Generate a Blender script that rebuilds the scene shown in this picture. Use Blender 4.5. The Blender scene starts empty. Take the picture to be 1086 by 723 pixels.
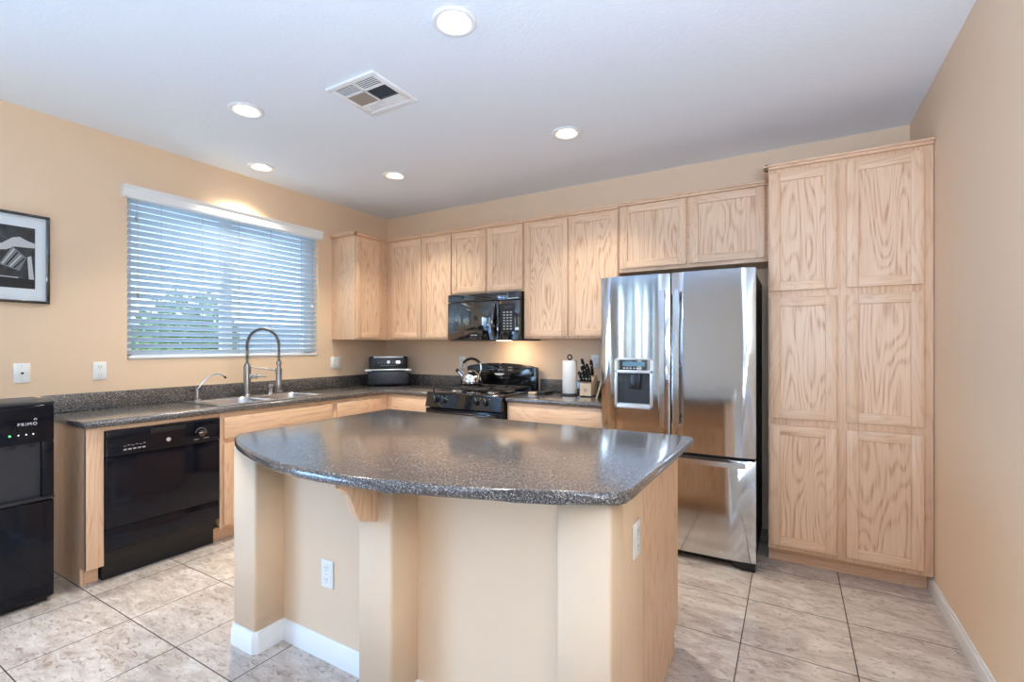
import bpy, bmesh, math, random
from mathutils import Vector, Matrix
random.seed(7)
SC = bpy.context.scene
COL = SC.collection
R = math.radians

# ------------------------------------------------------------------ camera
cam_d = bpy.data.cameras.new('camera')
cam_d.sensor_width = 36.0
cam_d.lens = 36.0 * 507.27 / 1086.0
cam_d.shift_y = 5.0 / 1086.0
cam_d.shift_x = -0.5 / 1086.0
cam_d.clip_start = 0.02
cam = bpy.data.objects.new('camera', cam_d)
COL.objects.link(cam)
cam.location = (3.919, -3.920, 1.3266)
cam.rotation_euler = (R(90), 0, R(30.265))
SC.camera = cam

# ------------------------------------------------------------------ exposure and render look
vs = SC.view_settings
SC.display_settings.display_device = 'sRGB'
vs.view_transform = 'Standard'
vs.look = 'None'
vs.gamma = 1.0
vs.use_curve_mapping = False
vs.exposure = 0.58
SC.cycles.use_denoising = True
SC.cycles.max_bounces = 10
SC.cycles.diffuse_bounces = 6
SC.cycles.glossy_bounces = 5
SC.cycles.transparent_max_bounces = 16
SC.cycles.transmission_bounces = 6
SC.cycles.sample_clamp_indirect = 8.0
SC.cycles.caustics_reflective = False
SC.cycles.caustics_refractive = False

# ------------------------------------------------------------------ sky
W = bpy.data.worlds.new('sky')
SC.world = W
W.use_nodes = True
wn = W.node_tree
sky = wn.nodes.new('ShaderNodeTexSky')
sky.sky_type = 'NISHITA'
sky.sun_disc = False
sky.sun_elevation = R(48)
sky.sun_rotation = R(200)
tint = wn.nodes.new('ShaderNodeMix')
tint.data_type = 'RGBA'
tint.blend_type = 'MULTIPLY'
tint.inputs[0].default_value = 1.0
tint.inputs[7].default_value = (0.90, 1.0, 1.10, 1.0)
wn.links.new(sky.outputs[0], tint.inputs[6])
wn.links.new(tint.outputs[2], wn.nodes['Background'].inputs[0])
wn.nodes['Background'].inputs[1].default_value = 0.56


def area_light(name, loc, rot, sx, sy, power, color, spread=180, portal=False):
    d = bpy.data.lights.new(name, 'AREA')
    d.shape = 'RECTANGLE'
    d.size, d.size_y = sx, sy
    d.energy = power
    d.color = color
    d.spread = R(spread)
    if portal:
        d.cycles.is_portal = True
    o = bpy.data.objects.new(name, d)
    COL.objects.link(o)
    o.location = loc
    o.rotation_euler = rot
    return o


# daylight entering by the glazed doors in the left wall and the window of the far wall, both behind the camera
DAY = (0.22, 0.47, 1.0)
area_light('patio_daylight', (-0.45, -5.9, 1.2), (0, R(-90), 0), 2.2, 2.7, 135, DAY)
# two unseen fill lights added behind the camera to brighten ceiling and upper walls
area_light('ceiling_fill', (0.95, -4.75, 0.95), (R(168), 0, 0), 0.8, 0.8, 9, (0.62, 0.86, 1.0))
area_light('corner_fill', (4.12, -4.30, 1.45), (R(158), 0, 0), 0.6, 0.6, 72, (0.61, 0.76, 1.0))
area_light('living_daylight', (0.9, -8.75, 1.35), (R(90), 0, 0), 1.4, 2.6, 12, (0.8, 0.92, 1.0))
area_light('window_portal', (-0.16, -1.6645, 1.825), (0, R(-90), 0), 1.19, 1.52, 1, (1, 1, 1), portal=True)


# ================================================================== helpers
class NT:
    """tiny node-tree writer"""
    def __init__(self, name):
        self.m = bpy.data.materials.new(name)
        self.m.use_nodes = True
        self.t = self.m.node_tree
        self.b = self.t.nodes['Principled BSDF']
        self.out = self.t.nodes['Material Output']

    def n(self, typ, props=None, **ins):
        nd = self.t.nodes.new('ShaderNode' + typ)
        for k, v in (props or {}).items():
            setattr(nd, k, v)
        for k, v in ins.items():
            key = int(k[1:]) if k[0] == 'i' and k[1:].isdigit() else k.replace('_', ' ')
            self.set(nd.inputs[key], v)
        return nd

    def set(self, sock, v):
        if isinstance(v, bpy.types.NodeSocket):
            self.t.links.new(v, sock)
        elif isinstance(v, bpy.types.Node):
            self.t.links.new(v.outputs[0], sock)
        else:
            sock.default_value = v

    def math(self, op, a, b=0.0, c=0.0):
        return self.n('Math', {'operation': op}, i0=a, i1=b, i2=c).outputs[0]

    def vmath(self, op, a, b=(0, 0, 0)):
        nd = self.n('VectorMath', {'operation': op}, i0=a, i1=b)
        return nd.outputs[0]

    def mix(self, f, a, b, mode='MIX'):
        nd = self.n('Mix', {'data_type': 'RGBA', 'blend_type': mode})
        self.set(nd.inputs[0], f)
        self.set(nd.inputs[6], a)
        self.set(nd.inputs[7], b)
        return nd.outputs[2]

    def ramp(self, f, stops):
        nd = self.n('ValToRGB')
        e = nd.color_ramp.elements
        while len(e) < len(stops):
            e.new(0.5)
        for el, (p, c) in zip(e, stops):
            el.position = p
            el.color = c
        self.set(nd.inputs[0], f)
        return nd.outputs[0]

    def P(self, **kw):
        for k, v in kw.items():
            self.set(self.b.inputs[k.replace('_', ' ')], v)
        return self.m


def srgb(r, g, b):
    def f(c):
        c /= 255.0
        return c / 12.92 if c <= 0.04045 else ((c + 0.055) / 1.055) ** 2.4
    return (f(r), f(g), f(b), 1.0)


def simple(name, rgb, rough=0.5, metal=0.0, **kw):
    t = NT(name)
    nz = t.n('TexNoise', Scale=9.0, Detail=3.0)
    c = t.mix(t.math('MULTIPLY', nz.outputs[0], 0.08), srgb(*rgb), tuple(0.8 * x for x in srgb(*rgb)[:3]) + (1,))
    return t.P(Base_Color=c, Roughness=rough, Metallic=metal, **kw)


# ------------------------------------------------------------------ materials
def make_oak(name, axis, rgb_light, rgb_dark, contour=0.5):
    t = NT(name)
    tc = t.n('TexCoord').outputs['Object']
    oi = t.n('ObjectInfo').outputs['Random']
    off = t.n('CombineXYZ', X=t.math('MULTIPLY', oi, 17.0), Y=t.math('MULTIPLY', oi, 31.0), Z=t.math('MULTIPLY', oi, 9.0))
    p = t.vmath('ADD', tc, off.outputs[0])
    s_long, s_c = 1.0, 5.5
    sc = [s_c, s_c, s_c]
    sc[axis] = s_long
    low = t.n('TexNoise', Vector=t.vmath('MULTIPLY', p, tuple(sc)), Scale=0.75, Detail=2.0, Roughness=0.45, Distortion=0.2)
    rings = t.math('SINE', t.math('MULTIPLY', low.outputs[0], 150.0))
    rings = t.math('POWER', t.math('MULTIPLY_ADD', rings, 0.5, 0.5), 3.0)
    sf = [95.0, 95.0, 95.0]
    sf[axis] = 3.5
    fine = t.n('TexNoise', Vector=t.vmath('MULTIPLY', p, tuple(sf)), Scale=1.0, Detail=3.0, Roughness=0.6)
    fmask = t.n('MapRange', i0=fine.outputs[0], i1=0.42, i2=0.72, i3=0.0, i4=1.0).outputs[0]
    tone = t.n('TexNoise', Vector=t.vmath('MULTIPLY', p, tuple(x * 0.4 for x in sc)), Scale=1.0, Detail=1.0)
    grain = t.math('MINIMUM', t.math('ADD', t.math('MULTIPLY', t.math('MULTIPLY', rings, t.math('ADD', fmask, 0.35)), contour),
                                     t.math('MULTIPLY', fmask, 0.30)), 1.0)
    c1 = t.mix(grain, srgb(*rgb_light), srgb(*rgb_dark))
    c2 = t.mix(t.math('MULTIPLY', tone.outputs[0], 0.35), c1, tuple(0.82 * x for x in srgb(*rgb_dark)[:3]) + (1,))
    bump = t.n('Bump', Strength=0.08, Distance=0.002, Height=t.math('SUBTRACT', 1.0, grain))
    return t.P(Base_Color=c2, Roughness=0.42, Normal=bump.outputs[0])


OAK_L, OAK_D = (239, 205, 170), (200, 151, 114)
M_OAKV = make_oak('oak_vertical', 2, OAK_L, OAK_D, 0.42)
M_OAKX = make_oak('oak_along_x', 0, OAK_L, OAK_D, 0.42)
M_OAKY = make_oak('oak_along_y', 1, OAK_L, OAK_D, 0.42)
M_OAKP = make_oak('oak_panel', 2, (241, 208, 173), (200, 151, 114), 0.8)


def make_paint(name, rgb, bump_s, scale, rough=0.75):
    t = NT(name)
    tc = t.n('TexCoord').outputs['Object']
    nz = t.n('TexNoise', Vector=tc, Scale=scale, Detail=3.0, Roughness=0.55)
    tone = t.n('TexNoise', Vector=tc, Scale=1.2, Detail=2.0)
    c = t.mix(t.math('MULTIPLY', tone.outputs[0], 0.06), srgb(*rgb), tuple(0.85 * x for x in srgb(*rgb)[:3]) + (1,))
    b = t.n('Bump', Strength=bump_s, Distance=0.004, Height=nz.outputs[0])
    return t.P(Base_Color=c, Roughness=rough, Normal=b.outputs[0])


M_WALL = make_paint('peach_wall_paint', (233, 205, 173), 0.12, 90)
M_CEIL = make_paint('white_ceiling_paint', (238, 244, 250), 0.35, 60, 0.85)
M_TRIM = simple('white_trim_paint', (240, 240, 238), 0.35)
M_PLATE = simple('white_plastic', (240, 240, 236), 0.3)


def make_tile():
    t = NT('marbled_floor_tile')
    T = 0.4288
    tc = t.n('TexCoord').outputs['Object']
    q = t.vmath('MULTIPLY', t.vmath('ADD', tc, (-3.722 + 20 * T, 1.134 + 30 * T, 0)), (1 / T, 1 / T, 0))
    fl = t.vmath('FLOOR', q)
    fr = t.n('SeparateXYZ', Vector=t.vmath('FRACTION', q))
    def edge(s):
        return t.math('SUBTRACT', 0.5, t.math('ABSOLUTE', t.math('SUBTRACT', s, 0.5)))
    e = t.math('MINIMUM', edge(fr.outputs[0]), edge(fr.outputs[1]))
    grout = t.n('MapRange', {'interpolation_type': 'SMOOTHSTEP'}, i0=e, i1=0.0042, i2=0.0068, i3=1.0, i4=0.0).outputs[0]
    wn_ = t.n('TexWhiteNoise', {'noise_dimensions': '3D'}, Vector=fl)
    p = t.vmath('ADD', tc, t.vmath('MULTIPLY', wn_.outputs[1], (13, 17, 5)))
    mp = t.n('Mapping', Vector=p, Rotation=(0, 0, R(28)), Scale=(1.0, 2.4, 1.0))
    n1 = t.n('TexNoise', Vector=mp.outputs[0], Scale=4.5, Detail=7.0, Roughness=0.62, Distortion=1.1)
    n2 = t.n('TexNoise', Vector=mp.outputs[0], Scale=15.0, Detail=6.0, Roughness=0.7, Distortion=1.6)
    base = t.ramp(n1.outputs[0], [(0.32, srgb(170, 155, 142)), (0.5, srgb(197, 184, 172)), (0.66, srgb(213, 204, 194))])
    vein = t.n('MapRange', i0=n2.outputs[0], i1=0.53, i2=0.66, i3=0.0, i4=0.85).outputs[0]
    c = t.mix(vein, base, srgb(140, 118, 101))
    vein2 = t.n('MapRange', i0=n2.outputs[0], i1=0.44, i2=0.30, i3=0.0, i4=0.6).outputs[0]
    c = t.mix(vein2, c, srgb(226, 218, 209))
    c = t.mix(grout, c, srgb(72, 62, 55))
    bump = t.n('Bump', Strength=0.4, Distance=0.003, Height=t.math('SUBTRACT', 1.0, grout))
    return t.P(Base_Color=c, Roughness=t.math('MULTIPLY_ADD', grout, 0.4, 0.36), Normal=bump.outputs[0])


M_TILE = make_tile()


def make_counter():
    t = NT('speckled_laminate')
    tc = t.n('TexCoord').outputs['Object']
    v = t.n('TexVoronoi', Vector=tc, Scale=330.0)
    s = t.n('SeparateColor', Color=v.outputs['Color'])
    c = t.ramp(s.outputs[0], [(0.0, srgb(40, 40, 43)), (0.42, srgb(72, 68, 67)), (0.70, srgb(98, 91, 86)),
                              (0.88, srgb(132, 124, 117)), (0.97, srgb(180, 174, 167))])
    lrg = t.n('TexNoise', Vector=tc, Scale=60.0, Detail=2.0)
    c = t.mix(t.math('MULTIPLY', lrg.outputs[0], 0.3), c, srgb(60, 58, 58))
    return t.P(Base_Color=c, Roughness=0.2, Specular_IOR_Level=0.6, Coat_Weight=0.7, Coat_Roughness=0.14)


M_COUNTER = make_counter()


def make_steel(name, val, rough, wave, axis=2, aniso=0.0):
    t = NT(name)
    tc = t.n('TexCoord').outputs['Object']
    sc = [700.0, 700.0, 700.0]
    sc[axis] = 4.0
    br = t.n('TexNoise', Vector=t.vmath('MULTIPLY', tc, tuple(sc)), Scale=1.0, Detail=2.0)
    sw = [9.0, 9.0, 9.0]
    sw[axis] = 1.1
    wv = t.n('TexNoise', Vector=t.vmath('MULTIPLY', tc, tuple(sw)), Scale=1.0, Detail=1.0)
    b1 = t.n('Bump', Strength=wave, Distance=0.01, Height=wv.outputs[0])
    c = t.mix(br.outputs[0], (val * 0.93, val * 0.93, val * 0.94, 1), (val, val, val, 1))
    tg = t.n('Tangent', {'direction_type': 'RADIAL', 'axis': 'Z'})
    return t.P(Base_Color=c, Metallic=1.0, Roughness=t.math('MULTIPLY_ADD', br.outputs[0], 0.06, rough), Normal=b1.outputs[0],
               Anisotropic=aniso, Anisotropic_Rotation=0.25, Tangent=tg.outputs[0])


M_STEEL = make_steel('brushed_stainless', 0.66, 0.06, 0.035, 2, 0.9)
M_STEELH = make_steel('stainless_handle', 0.66, 0.2, 0.0)
M_SINK = make_steel('sink_steel', 0.72, 0.22, 0.05, 1)
M_CHROME = simple('chrome', (225, 225, 228), 0.08, 1.0)
M_NICKEL = simple('brushed_nickel', (165, 163, 160), 0.28, 1.0)
M_DARKM = simple('dark_metal', (60, 62, 66), 0.35, 0.8)
M_BLACK = simple('black_gloss', (9, 10, 13), 0.07, 0.0, Coat_Weight=1.0, Coat_IOR=1.9, Coat_Roughness=0.03)
M_BLACKR = simple('black_enamel', (9, 11, 15), 0.09, 0.0, Coat_Weight=0.6, Coat_IOR=1.6, Coat_Roughness=0.05)
M_BLACKD = simple('black_appliance_door', (10, 14, 26), 0.11, 0.0, Specular_IOR_Level=0.3)
M_BLACKM = simple('black_matte', (20, 20, 22), 0.5)
M_IRON = simple('cast_iron', (22, 22, 24), 0.45)
M_GREYP = simple('dark_grey_plastic', (46, 49, 55), 0.35)
M_FRSIDE = simple('fridge_side_grey', (52, 50, 48), 0.5)
M_NAVY = simple('slate_blue_black_plastic', (26, 29, 38), 0.35)
M_SILVER = simple('silver_plastic', (205, 208, 212), 0.28, 0.4)
M_GREYTXT = simple('grey_print', (165, 168, 172), 0.5)
M_WHITETXT = simple('white_print', (225, 228, 230), 0.5)
M_PAPER = simple('paper_white', (240, 238, 234), 0.9)
M_MAT = simple('picture_mount_board', (222, 228, 230), 0.8)
M_BLOCKW = simple('pale_wood_block', (214, 190, 160), 0.5)
M_BROWNF = simple('brown_board_face', (120, 88, 66), 0.5)
M_VENTD = simple('vent_shaft_dark', (44, 48, 52), 0.8)
M_GRILLE = simple('vent_dark', (70, 74, 78), 0.7)
M_FILTER = simple('vent_tan_filter', (165, 150, 136), 0.8)
M_VANE = simple('blue_grey_vane', (128, 144, 158), 0.7)
M_LEAF = simple('leaf_green', (104, 150, 66), 0.6)
M_STUCCO = make_paint('garden_stucco', (214, 206, 196), 0.2, 40)
M_GROUND = make_paint('garden_gravel', (178, 166, 150), 0.6, 50)


def emit(name, rgb, strength, base=(240, 240, 240)):
    t = NT(name)
    nz = t.n('TexNoise', Scale=3.0)
    e = t.mix(t.math('MULTIPLY', nz.outputs[0], 0.02), srgb(*rgb), (1, 1, 1, 1))
    return t.P(Base_Color=srgb(*base), Emission_Color=e, Emission_Strength=strength)


M_LAMP = emit('lit_lamp_lens', (255, 238, 214), 5.0)
M_LED = emit('green_led', (60, 255, 110), 2.5, (30, 120, 50))
M_LEDW = emit('white_led', (230, 235, 240), 1.0)
M_LCD = emit('blue_display', (120, 175, 205), 0.35, (40, 60, 75))
M_DIGIT = emit('display_digits', (150, 190, 190), 0.25, (120, 140, 140))


def make_glass():
    t = NT('window_glass')
    fc_ = t.n('LayerWeight', Blend=0.5).outputs['Facing']
    fr = t.n('Math', {'operation': 'MULTIPLY_ADD'}, i0=t.math('POWER', fc_, 5.0), i1=0.9, i2=0.05)
    tr = t.n('BsdfTransparent', Color=(0.93, 0.97, 0.98, 1))
    gl = t.n('BsdfGlossy', Roughness=0.02)
    mx = t.n('MixShader', i0=fr.outputs[0], i1=tr.outputs[0], i2=gl.outputs[0])
    t.t.links.new(mx.outputs[0], t.out.inputs[0])
    return t.m


M_GLASS = make_glass()


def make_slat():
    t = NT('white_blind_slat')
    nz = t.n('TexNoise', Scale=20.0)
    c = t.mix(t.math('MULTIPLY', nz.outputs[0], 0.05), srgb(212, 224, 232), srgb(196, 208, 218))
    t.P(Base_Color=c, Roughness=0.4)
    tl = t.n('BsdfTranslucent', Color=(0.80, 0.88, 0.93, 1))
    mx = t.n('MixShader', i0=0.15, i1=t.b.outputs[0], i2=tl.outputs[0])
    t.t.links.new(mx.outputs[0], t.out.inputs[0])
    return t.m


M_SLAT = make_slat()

# ------------------------------------------------------------------ geometry helpers
T_BACK = Matrix(((1, 0, 0, 0), (0, 0, -1, 0), (0, 1, 0, 0), (0, 0, 0, 1)))   # u->x  v->z  w->-y
T_LEFT = Matrix(((0, 0, 1, 0), (1, 0, 0, 0), (0, 1, 0, 0), (0, 0, 0, 1)))    # u->y  v->z  w->x
T_FAR = Matrix(((-1, 0, 0, 0), (0, 0, 1, 0), (0, 1, 0, 0), (0, 0, 0, 1)))    # u->-x v->z  w->y
T_ID = Matrix.Identity(4)


class B:
    def __init__(self, T=T_ID):
        self.bm = bmesh.new()
        self.T = T
        self.mi = 0

    def _fin(self, vs, faces=None):
        for v in vs:
            v.co = self.T @ v.co
        if faces is not None:
            for f in faces:
                f.material_index = self.mi
        return self

    def box(self, u0, u1, v0, v1, w0, w1, bev=0.0, seg=2):
        g = bmesh.ops.create_cube(self.bm, size=1.0)
        vs = g['verts']
        for v in vs:
            v.co = Vector(((u0 + u1) / 2 + v.co.x * (u1 - u0), (v0 + v1) / 2 + v.co.y * (v1 - v0), (w0 + w1) / 2 + v.co.z * (w1 - w0)))
        if bev > 0:
            es = list({e for v in vs for e in v.link_edges})
            r = bmesh.ops.bevel(self.bm, geom=es, offset=bev, segments=seg, profile=0.5, affect='EDGES')
            vs = list({v for f in r['faces'] for v in f.verts} | {v for v in vs if v.is_valid})
        fs = {f for v in vs for f in v.link_faces}
        return self._fin(vs, fs)

    def poly(self, pts, w0, w1, bev=0.0, seg=3, top=True, bottom=True, sides=False):
        """prism: pts in (u,v), extruded w0..w1; bev rounds the rims"""
        vs = [self.bm.verts.new((p[0], p[1], w0)) for p in pts]
        f = self.bm.faces.new(vs)
        r = bmesh.ops.extrude_face_region(self.bm, geom=[f])
        nv = [g for g in r['geom'] if isinstance(g, bmesh.types.BMVert)]
        for v in nv:
            v.co.z = w1
        allv = vs + nv
        if bev > 0:
            es = []
            for e in {e for v in allv for e in v.link_edges}:
                a, b = e.verts
                rim_b = a in vs and b in vs
                rim_t = a in nv and b in nv
                if (rim_b and bottom) or (rim_t and top) or (sides and not rim_b and not rim_t):
                    es.append(e)
            rr = bmesh.ops.bevel(self.bm, geom=es, offset=bev, segments=seg, profile=0.5, affect='EDGES')
            allv = list({v for f in rr['faces'] for v in f.verts} | {v for v in allv if v.is_valid})
        fs = {f for v in allv for f in v.link_faces}
        return self._fin(allv, fs)

    def cyl(self, a, b, r1, r2=None, seg=20, cap=True):
        a, b = Vector(a), Vector(b)
        r2 = r1 if r2 is None else r2
        d = b - a
        q = d.to_track_quat('Z', 'Y').to_matrix().to_4x4()
        g = bmesh.ops.create_cone(self.bm, cap_ends=cap, segments=seg, radius1=r1, radius2=r2, depth=d.length)
        for v in g['verts']:
            v.co = (q @ v.co) + (a + b) / 2
        fs = {f for v in g['verts'] for f in v.link_faces}
        return self._fin(g['verts'], fs)

    def sphere(self, c, r, sc=(1, 1, 1), seg=16):
        g = bmesh.ops.create_uvsphere(self.bm, u_segments=seg, v_segments=max(8, seg // 2), radius=r)
        for v in g['verts']:
            v.co = Vector((c[0] + v.co.x * sc[0], c[1] + v.co.y * sc[1], c[2] + v.co.z * sc[2]))
        fs = {f for v in g['verts'] for f in v.link_faces}
        return self._fin(g['verts'], fs)

    def tube(self, pts, r, seg=10, closed=False):
        pts = [Vector(p) for p in pts]
        n = len(pts)
        rings = []
        up = None
        for i, p in enumerate(pts):
            if closed:
                d = pts[(i + 1) % n] - pts[i - 1]
            else:
                d = pts[min(i + 1, n - 1)] - pts[max(i - 1, 0)]
            d.normalize()
            if up is None:
                up = Vector((0, 0, 1)) if abs(d.z) < 0.9 else Vector((1, 0, 0))
            s = d.cross(up)
            if s.length < 1e-5:
                s = d.orthogonal()
            s.normalize()
            up = s.cross(d).normalized()
            rr = r[i] if isinstance(r, (list, tuple)) else r
            rings.append([self.bm.verts.new(p + (s * math.cos(2 * math.pi * k / seg) + up * math.sin(2 * math.pi * k / seg)) * rr) for k in range(seg)])
        fs = []
        for i in range(n if closed else n - 1):
            A, C = rings[i], rings[(i + 1) % n]
            for k in range(seg):
                fs.append(self.bm.faces.new((A[k], A[(k + 1) % seg], C[(k + 1) % seg], C[k])))
        if not closed:
            fs.append(self.bm.faces.new(list(reversed(rings[0]))))
            fs.append(self.bm.faces.new(rings[-1]))
        return self._fin([v for rg in rings for v in rg], fs)

    def lathe(self, prof, c=(0, 0, 0), seg=28, close=False):
        """prof: (radius, height) around +z of local frame"""
        rings = []
        for (r, h) in prof:
            if r < 1e-6:
                rings.append([self.bm.verts.new((c[0], c[1], c[2] + h))])
            else:
                rings.append([self.bm.verts.new((c[0] + r * math.cos(2 * math.pi * k / seg), c[1] + r * math.sin(2 * math.pi * k / seg), c[2] + h)) for k in range(seg)])
        fs = []
        prs = list(zip(rings[:-1], rings[1:]))
        if close:
            prs.append((rings[-1], rings[0]))
        for A, C in prs:
            for k in range(seg):
                k2 = (k + 1) % seg
                if len(A) == 1 and len(C) == 1:
                    continue
                if len(A) == 1:
                    fs.append(self.bm.faces.new((A[0], C[k2], C[k])))
                elif len(C) == 1:
                    fs.append(self.bm.faces.new((A[k], A[k2], C[0])))
                else:
                    fs.append(self.bm.faces.new((A[k], A[k2], C[k2], C[k])))
        return self._fin([v for rg in rings for v in rg], fs)

    def quad(self, pts):
        vs = [self.bm.verts.new(p) for p in pts]
        f = self.bm.faces.new(vs)
        return self._fin(vs, [f])

    def build(self, name, mats, parent=None, label=None, smooth=35):
        if not isinstance(mats, (list, tuple)):
            mats = [mats]
        bmesh.ops.recalc_face_normals(self.bm, faces=self.bm.faces[:])
        if parent is not None:
            org = Vector((0, 0, 0))
            p = parent
            while p is not None:
                org += Vector(p.get('_o', (0, 0, 0)))
                p = p.parent
            for v in self.bm.verts:
                v.co -= org
        me = bpy.data.meshes.new(name)
        self.bm.to_mesh(me)
        self.bm.free()
        for m in mats:
            me.materials.append(m)
        if smooth:
            for pl in me.polygons:
                pl.use_smooth = True
            me.set_sharp_from_angle(angle=R(smooth))
        o = bpy.data.objects.new(name, me)
        COL.objects.link(o)
        if parent is not None:
            o.parent = parent
        if label:
            o['label'] = label
        return o


ROOTS = []


def thing(name, label, cat, loc=(0, 0, 0), group=None):
    o = bpy.data.objects.new(name, None)
    o.empty_display_size = 0.05
    COL.objects.link(o)
    o.location = loc
    o['_o'] = tuple(loc)
    ROOTS.append(o)
    tag(o, label, cat, group)
    return o


def tag(o, label, cat, group=None):
    o['label'] = label
    o['category'] = cat
    if group:
        o['group'] = group
    return o


def struct(o):
    o['kind'] = 'structure'
    return o


def copy_tree(o, parent=None, link=True):
    c = o.copy()
    COL.objects.link(c)
    if parent is not None:
        c.parent = parent
    for ch in list(o.children):
        copy_tree(ch, c)
    return c


def lettering(name, body, T, u, v, w, size, mat, parent, thick=0.0006, space=1.0, align='LEFT'):
    cu = bpy.data.curves.new(name, 'FONT')
    cu.body = body
    cu.size = size
    cu.extrude = thick
    cu.space_character = space
    cu.align_x = align
    tmp = bpy.data.objects.new(name, cu)
    COL.objects.link(tmp)
    dg = bpy.context.evaluated_depsgraph_get()
    me = bpy.data.meshes.new_from_object(tmp.evaluated_get(dg))
    bpy.data.objects.remove(tmp)
    org = Vector((0, 0, 0))
    p = parent
    while p is not None:
        org += Vector(p.get('_o', (0, 0, 0)))
        p = p.parent
    me.transform(Matrix.Translation(-org) @ T @ Matrix.Translation((u, v, w)))
    me.materials.clear()
    me.materials.append(mat)
    o = bpy.data.objects.new(name, me)
    COL.objects.link(o)
    o.parent = parent
    return o


def cut(o, cutter):
    m = o.modifiers.new('cut', 'BOOLEAN')
    m.operation = 'DIFFERENCE'
    m.solver = 'EXACT'
    m.object = cutter
    dg = bpy.context.evaluated_depsgraph_get()
    me = bpy.data.meshes.new_from_object(o.evaluated_get(dg))
    o.modifiers.clear()
    old = o.data
    o.data = me
    bpy.data.meshes.remove(old)
    cm = cutter.data
    bpy.data.objects.remove(cutter)
    bpy.data.meshes.remove(cm)


# ================================================================== the room
RX, CH, FY = 4.571, 2.7375, -8.3
WY0, WY1, WZ0, WZ1 = -2.425, -0.904, 1.230, 2.415


struct(B().box(-0.15, RX + 0.15, FY - 0.15, 0.15, -0.1, 0.0).build('floor', M_TILE, smooth=0))
DL = [('recessed light nearest the camera, large in the top of the ceiling', 2.651, -2.25),
      ('recessed light left of the ceiling vent above the dishwasher side', 1.10, -2.25),
      ('recessed light close to the left wall above the sink window', 0.305, -1.66),
      ('recessed light furthest back, near the kitchen corner', 1.08, -0.99),
      ('recessed light in front of the cabinets above the refrigerator side', 2.63, -1.00)]
# ceiling sheet with a round opening for every recessed light, closed by a slab above
b = B()
loops = [[(-0.15, FY - 0.15), (RX + 0.15, FY - 0.15), (RX + 0.15, 0.15), (-0.15, 0.15)]]
loops += [[(x + 0.0745 * math.cos(2 * math.pi * k / 40), y + 0.0745 * math.sin(2 * math.pi * k / 40)) for k in range(40)] for (_, x, y) in DL]
eds = []
for lp in loops:
    vv = [b.bm.verts.new((x, y, CH)) for x, y in lp]
    eds += [b.bm.edges.new((vv[i], vv[(i + 1) % len(vv)])) for i in range(len(vv))]
bmesh.ops.triangle_fill(b.bm, edges=eds, use_beauty=True)
b.box(-0.15, RX + 0.15, FY - 0.15, 0.15, CH + 0.10, CH + 0.2)
for (x0, x1, y0, y1) in ((-0.15, 0, FY - 0.15, 0.15), (RX, RX + 0.15, FY - 0.15, 0.15), (0, RX, FY - 0.15, FY), (0, RX, 0, 0.15)):
    b.box(x0, x1, y0, y1, CH + 0.0005, CH + 0.1)
struct(b.build('ceiling', M_CEIL, smooth=0))
struct(B().box(0.0, RX + 0.15, 0.0, 0.15, 0, CH).build('wall_back', M_WALL, smooth=0))
struct(B().box(RX, RX + 0.15, FY, 0.0, 0, CH).build('wall_right', M_WALL, smooth=0))
b = B()
b.box(-0.15, 0, FY, -7.3, 0, CH).box(-0.15, 0, -7.3, -4.5, 2.25, CH).box(-0.15, 0, -4.5, WY0, 0, CH).box(-0.15, 0, WY1, 0.15, 0, CH)
b.box(-0.15, 0, WY0, WY1, 0, WZ0).box(-0.15, 0, WY0, WY1, WZ1, CH)
struct(b.build('wall_left', M_WALL, smooth=0))
b = B()
for (x0, x1, z0, z1) in ((-0.15, 0.3, 0, CH), (1.5, RX + 0.15, 0, CH), (0.3, 1.5, 0, 0.1), (0.3, 1.5, 2.6, CH)):
    b.box(x0, x1, FY - 0.15, FY, z0, z1)
struct(b.build('wall_front', M_WALL, smooth=0))


def baseboard(name, T, u0, u1, w, parent=None):
    b = B(T)
    b.box(u0, u1, 0.0, 0.075, w, w + 0.013, 0.002)
    b.box(u0, u1, 0.075, 0.092, w, w + 0.009, 0.003)
    return b.build(name, M_TRIM, parent)


T_RIGHT = Matrix(((0, 0, -1, 0), (-1, 0, 0, 0), (0, 1, 0, 0), (0, 0, 0, 1)))   # u->-y v->z w->-x
struct(baseboard('baseboard_right', T_RIGHT, 0.535, -FY, -RX))
struct(baseboard('baseboard_left', T_LEFT, -4.45, -3.3, 0.0))

# window in the left wall, over the sink
win = thing('window_1', 'white sliding window behind the blind over the sink', 'window', (-0.1, (WY0 + WY1) / 2, WZ0))
win['kind'] = 'structure'
b = B(T_LEFT)
for (u0, u1, v0, v1) in ((WY0, WY0 + 0.06, WZ0, WZ1), (WY1 - 0.09, WY1, WZ0, WZ1), (WY0, WY1, WZ0, WZ0 + 0.045), (WY0, WY1, WZ1 - 0.05, WZ1)):
    b.box(u0, u1, v0, v1, -0.14, -0.09, 0.004)
b.box(-1.75, -1.66, WZ0 + 0.045, WZ1 - 0.05, -0.135, -0.095, 0.004)
b.build('window_frame', M_TRIM, win)
B(T_LEFT).box(WY0 + 0.05, -1.70, WZ0 + 0.04, WZ1 - 0.04, -0.121, -0.117).build('pane', M_GLASS, win, smooth=0)
B(T_LEFT).box(-1.71, WY1 - 0.08, WZ0 + 0.04, WZ1 - 0.04, -0.113, -0.109).build('pane', M_GLASS, win, smooth=0)

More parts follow.
